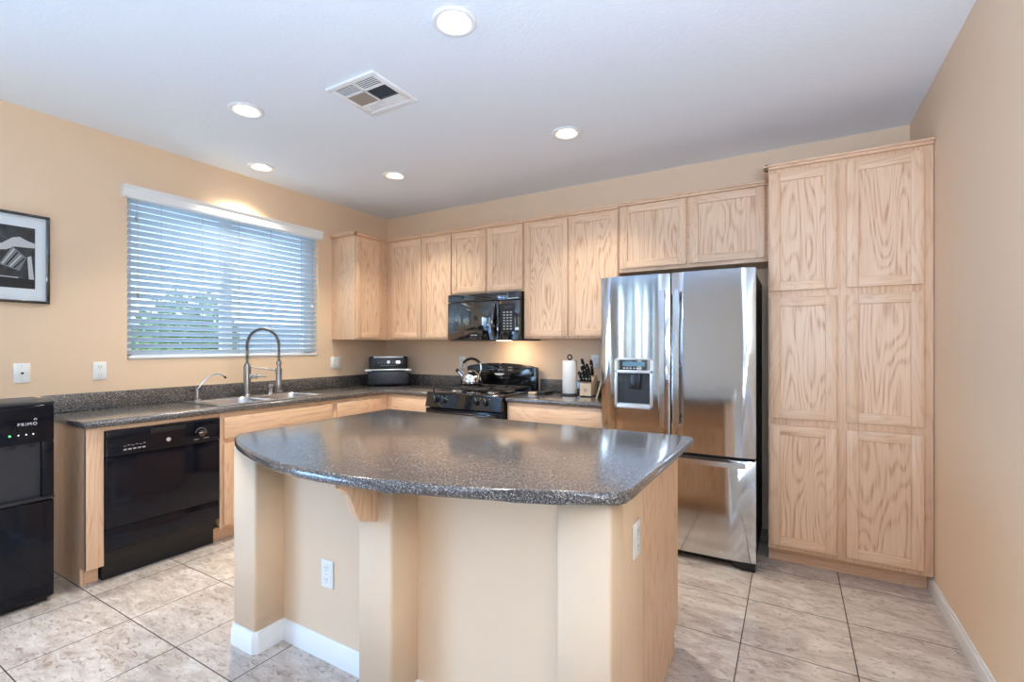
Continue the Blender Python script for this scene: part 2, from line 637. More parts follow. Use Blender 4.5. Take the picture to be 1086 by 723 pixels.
# glazed patio doors in the left wall and window of the far wall (both behind the camera)
door = thing('door_1', 'white glazed patio door in the left wall beyond the dispenser', 'door', (-0.07, -5.9, 0))
door['kind'] = 'structure'
b = B(T_LEFT)
for u in (-7.3, -6.39, -5.49, -4.57):
    b.box(u, u + 0.07, 0, 2.25, -0.10, -0.04, 0.004)
b.box(-7.3, -4.5, 0, 0.08, -0.10, -0.04, 0.004).box(-7.3, -4.5, 2.17, 2.25, -0.10, -0.04, 0.004)
b.build('door_frame', M_TRIM, door)
B(T_LEFT).box(-7.25, -4.55, 0.05, 2.2, -0.075, -0.07).build('pane', M_GLASS, door, smooth=0)
win2 = thing('window_2', 'white window in the far wall of the room', 'window', (0.9, FY - 0.07, 0.1))
win2['kind'] = 'structure'
b = B(T_BACK)
for u in (0.3, 0.52, 0.70, 0.865, 1.03, 1.21, 1.43):
    b.box(u, u + 0.07, 0.1, 2.6, -FY + 0.03, -FY + 0.09, 0.004)
b.box(0.3, 1.5, 0.1, 0.17, -FY + 0.03, -FY + 0.09, 0.004).box(0.3, 1.5, 2.53, 2.6, -FY + 0.03, -FY + 0.09, 0.004)
b.build('window_frame', M_TRIM, win2)
B(T_BACK).box(0.35, 1.45, 0.15, 2.55, -FY + 0.055, -FY + 0.06).build('pane', M_GLASS, win2, smooth=0)

vb_ = thing('vertical_blind', 'pale vertical-vane blind on the window of the far wall behind the camera', 'blind', (0.9, FY, 0.5))
b = B()
vr = random.Random(5)
for k in range(5):
    u = 0.42 + k * 0.24
    a = R(vr.uniform(5, 35))
    c_, s_ = 0.085 * math.cos(a), 0.085 * math.sin(a)
    b.poly([(u - c_, FY + 0.09 - s_), (u + c_, FY + 0.09 + s_), (u + c_ - 0.001, FY + 0.092 + s_), (u - c_ - 0.001, FY + 0.092 - s_)], 0.12, 2.6)
b.build('vanes', M_VANE, vb_, smooth=0)
B().box(0.3, 1.5, FY + 0.0, FY + 0.13, 2.6, 2.65, 0.004).build('head_rail', M_TRIM, vb_)

# garden seen through the blind
struct(B().box(-14, -0.16, -9, 12, -0.25, -0.12).build('ground', M_GROUND, smooth=0))
gw = struct(B().box(-6.2, -6.0, -6, 12, -0.12, 1.75).build('trim_1', M_STUCCO, smooth=0))


def shrub(loc, r, n, label, seed):
    rnd = random.Random(seed)
    root = thing('garden_shrub', label, 'shrub', loc, 'garden shrubs outside the window')
    b = B()
    for i in range(n):
        th, ph = rnd.uniform(0, 6.28), math.acos(rnd.uniform(-0.9, 1))
        rr = r * rnd.uniform(0.45, 1.0)
        c = Vector((rr * math.sin(ph) * math.cos(th), rr * math.sin(ph) * math.sin(th), 1.30 + 1.45 * rr * math.cos(ph))) + Vector(loc)
        a = Vector((rnd.uniform(-1, 1), rnd.uniform(-1, 1), rnd.uniform(-1, 1))).normalized()
        s = a.orthogonal().normalized()
        L, Wd = rnd.uniform(0.06, 0.1), rnd.uniform(0.02, 0.035)
        b.quad([c - a * L, c + s * Wd, c + a * L, c - s * Wd])
    b.build('foliage', M_LEAF, root, smooth=0)
    b = B()
    for k in range(5):
        an = k * 1.26
        b.tube([(loc[0], loc[1], loc[2]), (loc[0] + 0.1 * math.cos(an), loc[1] + 0.1 * math.sin(an), loc[2] + r * 0.6),
                (loc[0] + 0.4 * r * math.cos(an), loc[1] + 0.4 * r * math.sin(an), loc[2] + 1.30)], 0.015, 6)
    b.build('stem', M_BROWNF, root)


shrub((-2.6, -0.80, -0.12), 0.60, 1500, 'green leafy shrub outside the left sash of the sink window', 3)

# ================================================================== cabinets
DT = 0.019


def door_front(kind, T, u0, u1, v0, v1, w, parent, fw=0.056, rail_m=None):
    """frame-and-panel door (or slab drawer front) standing out from w"""
    horiz = M_OAKX if T is not T_LEFT else M_OAKY
    b = B(T)
    if kind == 'door':
        b.box(u0, u0 + fw, v0, v1, w, w + DT, 0.0035)
        b.box(u1 - fw, u1, v0, v1, w, w + DT, 0.0035)
        b.mi = 1
        b.box(u0 + fw - 0.001, u1 - fw + 0.001, v0, v0 + fw, w, w + DT - 0.0004, 0.003)
        b.box(u0 + fw - 0.001, u1 - fw + 0.001, v1 - fw, v1, w, w + DT - 0.0004, 0.003)
        o = b.build('door', [M_OAKV, horiz], parent)
        B(T).box(u0 + fw - 0.004, u1 - fw + 0.004, v0 + fw - 0.004, v1 - fw + 0.004, w + 0.002, w + 0.009).build('door_panel', M_OAKP, o)
    else:
        b.box(u0, u1, v0, v1, w, w + DT, 0.006, 2)
        o = b.build('drawer_front', [horiz], parent)
    return o


def crown(T, u0, u1, v, w, parent, extra=None):
    b = B(T)
    b.box(u0, u1, v - 0.028, v - 0.012, w - 0.02, w + 0.022, 0.003)
    b.box(u0, u1, v - 0.013, v, w - 0.02, w + 0.036, 0.004)
    if extra:
        extra(b)
    m = M_OAKX if T is not T_LEFT else M_OAKY
    return b.build('crown_moulding', m, parent)


UB, UT = 1.385, 2.410
# upper cabinet on the left wall
c = thing('wall_cabinet', 'light oak single-door wall cabinet on the window wall beside the corner', 'cabinet', (0.16, -0.37, UB), 'upper wall cabinets')
B(T_LEFT).box(-0.745, -0.002, UB, UT - 0.02, 0.002, 0.325, 0.002).build('carcass', M_OAKV, c)
door_front('door', T_LEFT, -0.728, -0.407, 1.402, 2.366, 0.325, c)


def ex(b):
    b.T = T_ID
    b.box(0.0, 0.347, -0.767, -0.74, UT - 0.028, UT - 0.012, 0.003)
    b.box(0.0, 0.361, -0.781, -0.74, UT - 0.013, UT, 0.004)


crown(T_LEFT, -0.77, -0.36, UT, 0.325, c, ex)

c = thing('wall_cabinet', 'light oak two-door wall cabinet in the corner left of the microwave', 'cabinet', (0.75, -0.16, UB), 'upper wall cabinets')
B(T_BACK).box(0.327, 1.166, UB, UT - 0.02, 0.002, 0.325, 0.002).build('carcass', M_OAKV, c)
door_front('door', T_BACK, 0.395, 0.797, 1.402, 2.366, 0.325, c)
door_front('door', T_BACK, 0.807, 1.160, 1.402, 2.366, 0.325, c)
crown(T_BACK, 0.362, 1.166, UT, 0.325, c)

c = thing('wall_cabinet', 'short light oak two-door wall cabinet over the microwave', 'cabinet', (1.55, -0.16, 1.795), 'upper wall cabinets')
B(T_BACK).box(1.168, 1.934, 1.796, UT - 0.02, 0.002, 0.325, 0.002).build('carcass', M_OAKV, c)
door_front('door', T_BACK, 1.174, 1.549, 1.812, 2.366, 0.325, c)
door_front('door', T_BACK, 1.572, 1.928, 1.812, 2.366, 0.325, c)
crown(T_BACK, 1.166, 1.935, UT, 0.325, c)

c = thing('wall_cabinet', 'tall light oak two-door wall cabinet between microwave and refrigerator', 'cabinet', (2.35, -0.16, UB), 'upper wall cabinets')
B(T_BACK).box(1.936, 2.770, UB, UT - 0.02, 0.002, 0.325, 0.002).build('carcass', M_OAKV, c)
door_front('door', T_BACK, 1.948, 2.347, 1.402, 2.366, 0.325, c)
door_front('door', T_BACK, 2.358, 2.764, 1.402, 2.366, 0.325, c)
crown(T_BACK, 1.935, 2.771, UT, 0.325, c)

c = thing('wall_cabinet', 'short wide light oak two-door wall cabinet above the refrigerator', 'cabinet', (3.28, -0.16, 1.885), 'upper wall cabinets')
B(T_BACK).box(2.772, 3.792, 1.886, UT - 0.02, 0.002, 0.325, 0.002).build('carcass', M_OAKX, c)
door_front('door', T_BACK, 2.784, 3.268, 1.912, 2.386, 0.325, c)
door_front('door', T_BACK, 3.292, 3.766, 1.912, 2.386, 0.325, c)
crown(T_BACK, 2.771, 3.792, UT + 0.008, 0.325, c)

# pantry
c = thing('pantry_cabinet', 'tall light oak six-door pantry cabinet between refrigerator and right wall', 'cabinet', (4.18, -0.3, 0))
b = B(T_BACK)
b.box(3.796, 4.569, 0.098, 2.395, 0.002, 0.61, 0.002)
b.build('carcass', M_OAKV, c)
B(T_BACK).box(3.796, 4.557, 0.0, 0.10, 0.01, 0.532).build('toe_kick', M_OAKX, c)
for (v0, v1) in ((0.127, 0.850), (0.892, 1.616), (1.656, 2.368)):
    door_front('door', T_BACK, 3.804, 4.143, v0, v1, 0.61, c)
    door_front('door', T_BACK, 4.188, 4.528, v0, v1, 0.61, c)


def ex2(b):
    b.box(3.775, 3.80, 2.392, 2.407, 0.37, 0.632, 0.003)
    b.box(3.765, 3.80, 2.406, 2.420, 0.37, 0.646, 0.004)


crown(T_BACK, 3.775, RX - 0.002, 2.420, 0.61, c, ex2)

# ---------------- base cabinets
BT = 0.874
c = thing('base_cabinet', 'narrow oak end panel and filler closing the counter left of the dishwasher', 'cabinet', (0.3, -2.80, 0), 'base cabinets')
b = B(T_ID)
pts = [(0.002, 0.0), (0.53, 0.0), (0.53, 0.098), (0.608, 0.098), (0.608, BT), (0.002, BT)]
T_END = Matrix(((1, 0, 0, 0), (0, 0, -1, 0), (0, 1, 0, 0), (0, 0, 0, 1)))
bb = B(T_END)
bb.poly(pts, 2.828, 2.845)
bb.build('end_panel', M_OAKV, c)
B(T_LEFT).box(-2.845, -2.766, 0.100, BT, 0.59, 0.612, 0.002).build('face_stile', M_OAKV, c)
B(T_LEFT).box(-2.828, -2.766, 0.0, 0.10, 0.50, 0.533).build('toe_kick', M_OAKY, c)

c = thing('base_cabinet', 'oak sink base cabinet below the sink right of the dishwasher', 'cabinet', (0.3, -1.68, 0), 'base cabinets')
b = B(T_LEFT)
b.box(-2.140, -2.125, 0.1, BT, 0.02, 0.595)
b.box(-1.236, -1.221, 0.1, BT, 0.02, 0.595)
b.box(-2.140, -1.221, 0.1, 0.118, 0.02, 0.595)
b.box(-2.142, -2.108, 0.1, BT, 0.590, 0.612, 0.002).box(-1.26, -1.221, 0.1, BT, 0.590, 0.612, 0.002)
b.build('carcass', M_OAKV, c)
for (z0, z1) in ((0.835, BT), (0.662, 0.705), (0.1, 0.135)):
    B(T_LEFT).box(-2.108, -1.26, z0, z1, 0.590, 0.6115).build('face_rail', M_OAKY, c)
door_front('drawer', T_LEFT, -2.122, -1.250, 0.698, 0.843, 0.612, c)
door_front('door', T_LEFT, -2.122, -1.695, 0.122, 0.668, 0.612, c)
door_front('door', T_LEFT, -1.677, -1.250, 0.122, 0.668, 0.612, c)
B(T_LEFT).box(-2.142, -1.221, 0.0, 0.10, 0.50, 0.533).build('toe_kick', M_OAKY, c)

c = thing('base_cabinet', 'oak corner base cabinet with drawer between sink and range', 'cabinet', (0.4, -0.55, 0), 'base cabinets')
b = B()
b.box(0.02, 0.612, -1.219, -0.02, 0.1, BT - 0.002, 0.002)
b.box(0.612, 1.148, -0.61, -0.02, 0.1, BT - 0.002, 0.002)
b.build('carcass', M_OAKY, c)
door_front('drawer', T_LEFT, -1.196, -0.70, 0.698, 0.843, 0.612, c)
door_front('door', T_LEFT, -1.196, -0.70, 0.122, 0.668, 0.612, c)
door_front('drawer', T_BACK, 0.70, 1.140, 0.698, 0.843, 0.61, c)
door_front('door', T_BACK, 0.70, 1.140, 0.122, 0.668, 0.61, c)
b = B()
b.box(0.02, 0.533, -1.219, -0.02, 0, 0.1).box(0.533, 1.148, -0.533, -0.02, 0, 0.1)
b.build('toe_kick', M_OAKY, c)

c = thing('base_cabinet', 'oak base cabinet with drawer between range and refrigerator', 'cabinet', (2.35, -0.3, 0), 'base cabinets')
B(T_BACK).box(1.940, 2.768, 0.1, BT - 0.002, 0.02, 0.61, 0.002).build('carcass', M_OAKX, c)
door_front('drawer', T_BACK, 1.965, 2.755, 0.690, 0.842, 0.61, c)
door_front('door', T_BACK, 1.965, 2.352, 0.122, 0.665, 0.61, c)
door_front('door', T_BACK, 2.362, 2.755, 0.122, 0.665, 0.61, c)
B(T_BACK).box(1.940, 2.768, 0.0, 0.1, 0.02, 0.533).build('toe_kick', M_OAKX, c)

# ---------------- worktops
CT = 0.914
wt = thing('worktop', 'dark speckled L-shaped worktop running under the window and round the corner', 'countertop', (0.3, -1.4, 0.875))
pts = [(0.002, -0.002), (0.002, -2.862), (0.625, -2.862), (0.636, -2.851), (0.636, -0.70)]
for k in range(0, 7):
    a = R(180 - 15 * k)
    pts.append((0.636 + 0.065 + 0.065 * math.cos(a), -0.70 + 0.065 * math.sin(a)))
pts += [(1.150, -0.635), (1.150, -0.002)]
top = B().poly(pts, 0.875, CT, 0.014, 4).build('top', M_COUNTER, wt, smooth=50)
cu = B().box(0.10, 0.545, -2.105, -1.265, 0.8, 1.0).build('cutter', M_COUNTER)
cu.location = tuple(-x for x in wt['_o'])
bpy.context.view_layer.update()
# cutter and top share the worktop frame
wl = wt.location.copy()
wt.location = (0, 0, 0)
bpy.context.view_layer.update()
cut(top, cu)
wt.location = wl
for pl in top.data.polygons:
    pl.use_smooth = True
top.data.set_sharp_from_angle(angle=R(50))
b = B()
b.box(0.0015, 0.021, -2.862, -0.0015, CT, 1.024, 0.004)
b.box(0.021, 1.150, -0.021, -0.0015, CT, 1.024, 0.004)
b.build('backsplash', M_COUNTER, wt)

rl = B(T_LEFT).box(-2.765, -2.146, 0.850, BT, 0.59, 0.612, 0.002).build('cabinet_rail', M_OAKY)
tag(rl, 'thin oak rail between the dishwasher top and the worktop', 'rail')
wt2 = thing('worktop', 'short dark speckled worktop between range and refrigerator', 'countertop', (2.35, -0.3, 0.875))
B().poly([(1.936, -0.002), (1.936, -0.635), (2.772, -0.635), (2.772, -0.002)], 0.875, CT, 0.014, 4).build('top', M_COUNTER, wt2, smooth=50)
B().box(1.936, 2.772, -0.021, -0.0015, CT, 1.024, 0.004).build('backsplash', M_COUNTER, wt2)

# ================================================================== island
isl = thing('kitchen_island', 'freestanding island with painted plaster front posts and oak end panel', 'island', (2.6, -2.2, 0))
IZ = 0.879
def rr(b, x0, x1, y0, y1, bev=0.010):
    b.poly([(x0, y0), (x1, y0), (x1, y1), (x0, y1)], 0.0, IZ, 0)
b = B()
b.box(1.755, 3.470, -2.565, -2.43, 0, IZ)
b.box(3.35, 3.4805, -2.60, -2.275, 0, IZ, 0.006)
b.build('knee_wall', M_WALL, isl)
POSTS = ((1.757, 1.925, 2.700, -2.50), (2.555, 2.722, 2.700, -2.50), (3.310, 3.481, 2.618, -2.50))
for (x0, x1, yf, yb) in POSTS:
    b = B()
    b.box(x0, x1, -yf, yb, -0.02, IZ + 0.02, 0.012, 4)
    o = b.build('post', M_WALL, isl)
    for v in o.data.vertices:
        v.co.z = min(max(v.co.z, 0.0), IZ)
# far-side cabinet carcass, its doors face the range
B().box(1.72, 3.462, -2.43, -1.72, 0.1, IZ).build('carcass', M_OAKV, isl)
TE = Matrix(((0, 0, 1, 0), (1, 0, 0, 0), (0, 1, 0, 0), (0, 0, 0, 1)))
B(TE).poly([(-2.275, 0), (-1.79, 0), (-1.79, 0.098), (-1.708, 0.098), (-1.708, IZ), (-2.275, IZ)], 3.462, 3.481).build('end_panel', M_OAKV, isl)
B(TE).poly([(-2.43, 0), (-1.79, 0), (-1.79, 0.098), (-1.708, 0.098), (-1.708, IZ), (-2.43, IZ)], 1.70, 1.72).build('end_panel', M_OAKV, isl)
B().box(1.72, 3.462, -1.83, -1.79, 0, 0.1).build('toe_kick', M_OAKX, isl)
for k in range(4):
    u = -3.47 + 0.44 * k
    door_front('drawer', T_FAR, u, u + 0.425, 0.70, 0.85, -1.72, isl)
    door_front('door', T_FAR, u, u + 0.425, 0.122, 0.668, -1.72, isl)


def mitred(path, parent):
    """closed-profile sweep with mitred corners along (x,y) path, profile grows to the right of travel"""
    t = 0.014
    prof = [(0, 0), (t, 0), (t, 0.066), (t * 0.8, 0.072), (t * 0.6, 0.088), (t * 0.35, 0.092), (0.0, 0.092)]
    P = [Vector((x, y)) for x, y in path]
    b = B()
    rings = []
    for i, p in enumerate(P):
        d0 = (P[i] - P[i - 1]).normalized() if i > 0 else None
        d1 = (P[i + 1] - P[i]).normalized() if i < len(P) - 1 else None
        n0 = Vector((d0.y, -d0.x)) if d0 else None
        n1 = Vector((d1.y, -d1.x)) if d1 else None
        if n0 is None:
            m = n1
        elif n1 is None:
            m = n0
        else:
            m = (n0 + n1)
            m = m / max(1e-6, m.dot(n0))
        rings.append([b.bm.verts.new((p.x + m.x * a, p.y + m.y * a, z)) for a, z in prof])
    k = len(prof)
    for A, C in zip(rings[:-1], rings[1:]):
        for j in range(k):
            b.bm.faces.new((A[j], A[(j + 1) % k], C[(j + 1) % k], C[j]))
    b.bm.faces.new(list(reversed(rings[0])))
    b.bm.faces.new(rings[-1])
    return b.build('baseboard', M_TRIM, parent, smooth=30)


(p1, p2, p3) = POSTS
path = [(p1[0], -2.50), (p1[0], -p1[2] + 0.012), (p1[0] + 0.012, -p1[2]), (p1[1] - 0.012, -p1[2]), (p1[1], -p1[2] + 0.012), (p1[1], -2.565),
        (p2[0], -2.565), (p2[0], -p2[2]), (p2[1] - 0.01, -p2[2]), (p2[1], -p2[2] + 0.01), (p2[1], -2.565),
        (p3[0], -2.565), (p3[0], -p3[2]), (p3[1] - 0.01, -p3[2]), (p3[1], -p3[2] + 0.01), (p3[1], -2.276)]
mitred(path, isl)

# corbel under the overhang, on the middle post
b = B(Matrix(((0, 0, 1, 0), (-1, 0, 0, 0), (0, 1, 0, 0), (0, 0, 0, 1))))   # u-> -y, v->z, w->x
prof = [(2.700, IZ), (2.872, IZ), (2.872, 0.864), (2.853, 0.857), (2.828, 0.840), (2.807, 0.805), (2.790, 0.762), (2.772, 0.732), (2.75, 0.716), (2.725, 0.714), (2.700, 0.714)]
b.poly(prof, 2.608, 2.646, 0.002, 2)
b.box(2.6995, 2.718, 0.707, IZ, 2.598, 2.656, 0.003)
b.build('corbel', M_OAKV, isl, 'oak corbel bracket')

ic = [(1.655, -1.660), (1.675, -1.637), (3.516, -1.637), (3.540, -1.662)]
edge = [(3.528, -2.560), (3.523, -2.600), (3.508, -2.630), (3.470, -2.652), (3.36, -2.694), (3.24, -2.742), (3.10, -2.798), (2.98, -2.836), (2.86, -2.862),
        (2.73, -2.886), (2.60, -2.900), (2.48, -2.902), (2.36, -2.890), (2.24, -2.866), (2.12, -2.836), (2.00, -2.800), (1.90, -2.764), (1.82, -2.728), (1.75, -2.690),
        (1.712, -2.662), (1.694, -2.64), (1.690, -2.61)]
itop = B().poly((ic + edge)[::-1], IZ + 0.001, 0.918, 0.016, 5).build('island_countertop', M_COUNTER, smooth=50)
tag(itop, 'large dark speckled countertop with a curved front edge on the island', 'countertop')


# ================================================================== small repeated fixtures
def face_rot(o, facing):
    o.rotation_euler = (0, 0, {'-y': 0, '+x': R(90)}[facing])


def outlet(label, loc, facing, proto=[None]):
    if proto[0] is None:
        root = thing('power_outlet', label, 'outlet', (0, 0, 0), 'duplex wall outlets')
        B(T_BACK).box(-0.036, 0.036, -0.058, 0.058, 0.0, 0.006, 0.0025).build('cover_plate', M_PLATE, root)
        for s in (0.025, -0.025):
            b = B(T_BACK)
            pr = [(0.017 * math.cos(R(a)) * 0.95, s + 0.0175 * max(-0.8, min(0.8, math.sin(R(a))))) for a in range(0, 360, 15)]
            b.poly(pr, 0.005, 0.0085, 0.0008, 1)
            f = b.build('receptacle', M_PLATE, root)
            b = B(T_BACK)
            b.box(-0.008, -0.0055, s - 0.002, s + 0.008, 0.008, 0.0089).box(0.0055, 0.008, s - 0.002, s + 0.008, 0.008, 0.0089)
            b.cyl((0, s - 0.009, 0.008), (0, s - 0.009, 0.0089), 0.0025, seg=10)
            b.build('slots', M_GREYP, f)
        B(T_BACK).cyl((0, 0, 0.005), (0, 0, 0.0075), 0.003, seg=10).build('screw', M_SILVER, root)
        proto[0] = root
        o = root
    else:
        o = copy_tree(proto[0])
        o['label'] = label
    o.location = loc
    face_rot(o, facing)
    return o


outlet('white duplex outlet on the left wall between picture and window', (0.0005, -2.576, 1.1625), '+x')
outlet('white duplex outlet on the back wall above the kettle', (1.046, -0.0005, 1.160), '-y')
outlet('white duplex outlet on the back wall behind the knife block', (2.459, -0.0005, 1.190), '-y')
outlet('white duplex outlet low in the recess of the island front', (2.225, -2.5655, 0.363), '-y')
outlet('white duplex outlet on the right side of the island', (3.4812, -2.377, 0.70), '+x')

pl = thing('cable_plate', 'white cable socket plate on the left wall below the picture', 'wall plate', (0, -2.943, 1.165))
B(T_LEFT).box(-2.979, -2.907, 1.107, 1.223, 0.0005, 0.007, 0.0025).build('cover_plate', M_PLATE, pl)
B(T_LEFT).cyl((-2.943, 1.165, 0.006), (-2.943, 1.165, 0.014), 0.006, seg=12).build('socket', M_DARKM, pl)
for dz in (0.042, -0.042):
    B(T_LEFT).cyl((-2.943, 1.165 + dz, 0.006), (-2.943, 1.165 + dz, 0.008), 0.003, seg=10).build('screw', M_SILVER, pl)

sw = thing('switch_plate', 'white two-gang switch and outlet plate right of the window', 'wall plate', (0, -0.694, 1.157))
B(T_LEFT).box(-0.757, -0.631, 1.10, 1.215, 0.0005, 0.007, 0.0025).build('cover_plate', M_PLATE, sw)
B(T_LEFT).box(-0.688, -0.652, 1.124, 1.191, 0.006, 0.010, 0.002).build('rocker', M_PLATE, sw)
b = B(T_LEFT).box(-0.738, -0.704, 1.124, 1.191, 0.006, 0.009, 0.002)
rc = b.build('receptacle', M_PLATE, sw)
b = B(T_LEFT)
for s in (1.14, 1.172):
    b.box(-0.729, -0.7265, s, s + 0.010, 0.0085, 0.0094).box(-0.7155, -0.713, s, s + 0.010, 0.0085, 0.0094)
b.build('slots', M_GREYP, rc)


# recessed ceiling lights
def downlight(label, x, y, proto=[None]):
    if proto[0] is None:
        root = thing('recessed_light', label, 'ceiling light', (0, 0, 0), 'recessed ceiling lights')
        # z measured from the ceiling plane; trim ring hangs just below it
        b = B()
        b.lathe([(0.074, -0.001), (0.096, -0.001), (0.096, -0.006), (0.090, -0.010), (0.078, -0.010), (0.073, -0.006)], close=True, seg=40)
        b.build('trim_ring', M_TRIM, root, smooth=50)
        b = B()
        b.lathe([(0.0735, -0.006), (0.064, 0.006), (0.053, 0.020), (0.0515, 0.020), (0.0625, 0.007), (0.0742, -0.004)], close=True, seg=40)
        b.build('baffle', M_TRIM, root, smooth=50)
        B().lathe([(0.0, 0.017), (0.035, 0.018), (0.052, 0.020), (0.052, 0.024), (0.0, 0.024)], seg=32).build('lamp_lens', M_LAMP, root)
        ld = bpy.data.lights.new('lamp_light', 'AREA')
        ld.shape = 'DISK'
        ld.size = 0.10
        ld.energy = 7.2
        ld.color = (1.0, 0.93, 0.80)
        ld.spread = R(104)
        lo = bpy.data.objects.new('lamp_light', ld)
        COL.objects.link(lo)
        lo.parent = root
        lo.location = (0, 0, 0.015)
        proto[0] = root
        o = root
    else:
        o = copy_tree(proto[0])
        o['label'] = label
    o.location = (x, y, CH)
    return o


for (lb, x, y) in DL:
    downlight(lb, x, y)
# ceiling vent
vx0, vx1, vy0, vy1 = 1.709, 2.070, -2.170, -1.830
v = thing('ceiling_vent', 'square white ceiling air vent with six louvred fields', 'vent', (1.89, -2.0, CH))
b = B()
z0, z1 = CH - 0.012, CH - 0.0005
w_ = 0.034
for (a, b2, c2, d2) in ((vx0, vx1, vy0, vy0 + w_), (vx0, vx1, vy1 - w_, vy1), (vx0, vx0 + w_, vy0 + w_ - 0.002, vy1 - w_ + 0.002), (vx1 - w_, vx1, vy0 + w_ - 0.002, vy1 - w_ + 0.002)):
    b.box(a, b2, c2, d2, z0, z1, 0.002)
xm = (vx0 + vx1) / 2
b.box(xm - 0.006, xm + 0.006, vy0 + w_, vy1 - w_, z0 + 0.001, z1)
ys = [vy0 + w_, vy0 + w_ + 0.078, vy0 + w_ + 0.200, vy1 - w_]
for y in ys[1:3]:
    b.box(vx0 + w_, vx1 - w_, y - 0.006, y + 0.006, z0 + 0.001, z1)
b.build('vent_frame', M_TRIM, v)
for j, (xa, xb) in enumerate(((vx0 + w_, xm - 0.006), (xm + 0.006, vx1 - w_))):
    for i in range(3):
        ya, yb = ys[i] + 0.005, ys[i + 1] - 0.005
        if i == 1 and j == 0:
            B().box(xa, xb, ya, yb, z0 + 0.004, z1).build('filter_grid', M_FILTER, v)
            continue
        B().box(xa, xb, ya, yb, z1 - 0.002, z1).build('backing', M_VENTD if i < 2 else M_GRILLE, v)
        b = B()
        n = (5, 13, 5)[i]
        for k in range(n):
            y = ya + (k + 0.5) * (yb - ya) / n
            hwid = (0.0026, 0.0016, 0.0052)[i]
            b.box(xa, xb, y - hwid, y + hwid, z0 + 0.002, z0 + (0.0045, 0.0045, 0.009)[i])
        b.build('louvres', (M_TRIM, M_GRILLE, M_TRIM)[i], v)

# ================================================================== window blind
bl = thing('window_blind', 'white horizontal slatted blind with valance over the sink window', 'blind', (0, -1.66, WZ0))
b = B(T_LEFT)
# valance: moulded strip standing off the wall
vp = [(0.004, 2.334), (0.050, 2.334), (0.056, 2.345), (0.050, 2.352), (0.050, 2.392), (0.058, 2.400), (0.066, 2.415), (0.004, 2.415)]
vb = B(Matrix(((1, 0, 0, 0), (0, 0, 1, 0), (0, 1, 0, 0), (0, 0, 0, 1))))   # u->x v->z w->y
vb.poly(vp, -2.462, -0.884)
vb.build('valance', M_TRIM, bl)
b = B()
th = R(38)
n_sl = 25
for k in range(n_sl):
    z = 1.282 + k * 0.0437
    xi, zi = -0.022 + 0.025 * math.cos(th), z + 0.025 * math.sin(th)
    xo, zo = -0.022 - 0.025 * math.cos(th), z - 0.025 * math.sin(th)
    nx, nz = -math.sin(th) * 0.0013, math.cos(th) * 0.0013
    cxm, czm = -0.022 + nx * 3.2, z + nz * 3.2
    y0, y1 = WY0 + 0.010, WY1 - 0.010
    prof = [(xi, zi), (cxm + nx, czm + nz), (xo, zo), (xo - nx * 1.5, zo - nz * 1.5), (cxm - nx, czm - nz), (xi - nx * 1.5, zi - nz * 1.5)]
    A = [b.bm.verts.new((x, y0, zz)) for x, zz in prof]
    C = [b.bm.verts.new((x, y1, zz)) for x, zz in prof]
    for j in range(6):
        b.bm.faces.new((A[j], A[(j + 1) % 6], C[(j + 1) % 6], C[j]))
    b.bm.faces.new(A)
    b.bm.faces.new(C)
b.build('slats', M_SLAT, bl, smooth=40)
B(T_LEFT).box(WY0 + 0.008, WY1 - 0.008, 1.236, 1.256, -0.044, 0.006, 0.004).build('bottom_rail', M_TRIM, bl)
B(T_LEFT).box(WY0 + 0.008, WY1 - 0.008, 2.36, 2.405, -0.05, 0.003, 0.002).build('head_rail', M_TRIM, bl)
for y in (-2.22, -1.94, -1.66, -1.38, -1.08):
    b = B()
    for x in (0.001, -0.044):
        b.box(x - 0.0008, x + 0.0008, y - 0.0009, y + 0.0009, 1.25, 2.37)
    b.build('ladder_cord', M_GREYTXT, bl)
for (y, zb) in ((-2.375, 2.20), (-2.368, 1.675), (-0.972, 1.695)):
    b = B()
    b.tube([(0.012, y, 2.36), (0.012, y, zb)], 0.0011, 6)
    cd = b.build('pull_cord', M_GREYTXT, bl)
    B().lathe([(0.0, 0.0), (0.009, -0.002), (0.007, -0.02), (0.003, -0.035), (0.0, -0.036)][::-1], c=(0.012, y, zb + 0.018), seg=12).build('tassel', M_NICKEL if y < -1 else M_PLATE, cd)

# ================================================================== framed picture
pf = thing('picture_frame', 'black framed black-and-white photograph with wide white mount on the left wall', 'picture', (0, -3.06, 1.58))
PY0, PY1, PZ0, PZ1 = -3.345, -2.825, 1.578, 2.106
b = B(T_LEFT)
f_ = 0.016
for (u0, u1, v0, v1) in ((PY0, PY1, PZ0, PZ0 + f_), (PY0, PY1, PZ1 - f_, PZ1), (PY0, PY0 + f_, PZ0 + f_ - 0.002, PZ1 - f_ + 0.002), (PY1 - f_, PY1, PZ0 + f_ - 0.002, PZ1 - f_ + 0.002)):
    b.box(u0, u1, v0, v1, 0.001, 0.026, 0.002)
b.build('frame', M_BLACK, pf)
B(T_LEFT).box(PY0 + 0.012, PY1 - 0.012, PZ0 + 0.012, PZ1 - 0.012, 0.002, 0.010).build('mount', M_MAT, pf)
t = NT('photo_print')
tc = t.n('TexCoord').outputs['Object']
nz = t.n('TexNoise', Vector=tc, Scale=9.0, Detail=6.0, Distortion=1.2)
M_PRINT = t.P(Base_Color=t.ramp(nz.outputs[0], [(0.35, srgb(28, 29, 31)), (0.6, srgb(58, 59, 61)), (0.75, srgb(92, 93, 94))]), Roughness=0.35)
M_PR_L = simple('print_light_grey', (190, 192, 192), 0.4)
M_PR_M = simple('print_mid_grey', (120, 122, 123), 0.4)
M_PR_D = simple('print_black', (24, 25, 27), 0.4)
qz0, qz1, qy1 = 1.664, 2.025, -2.888
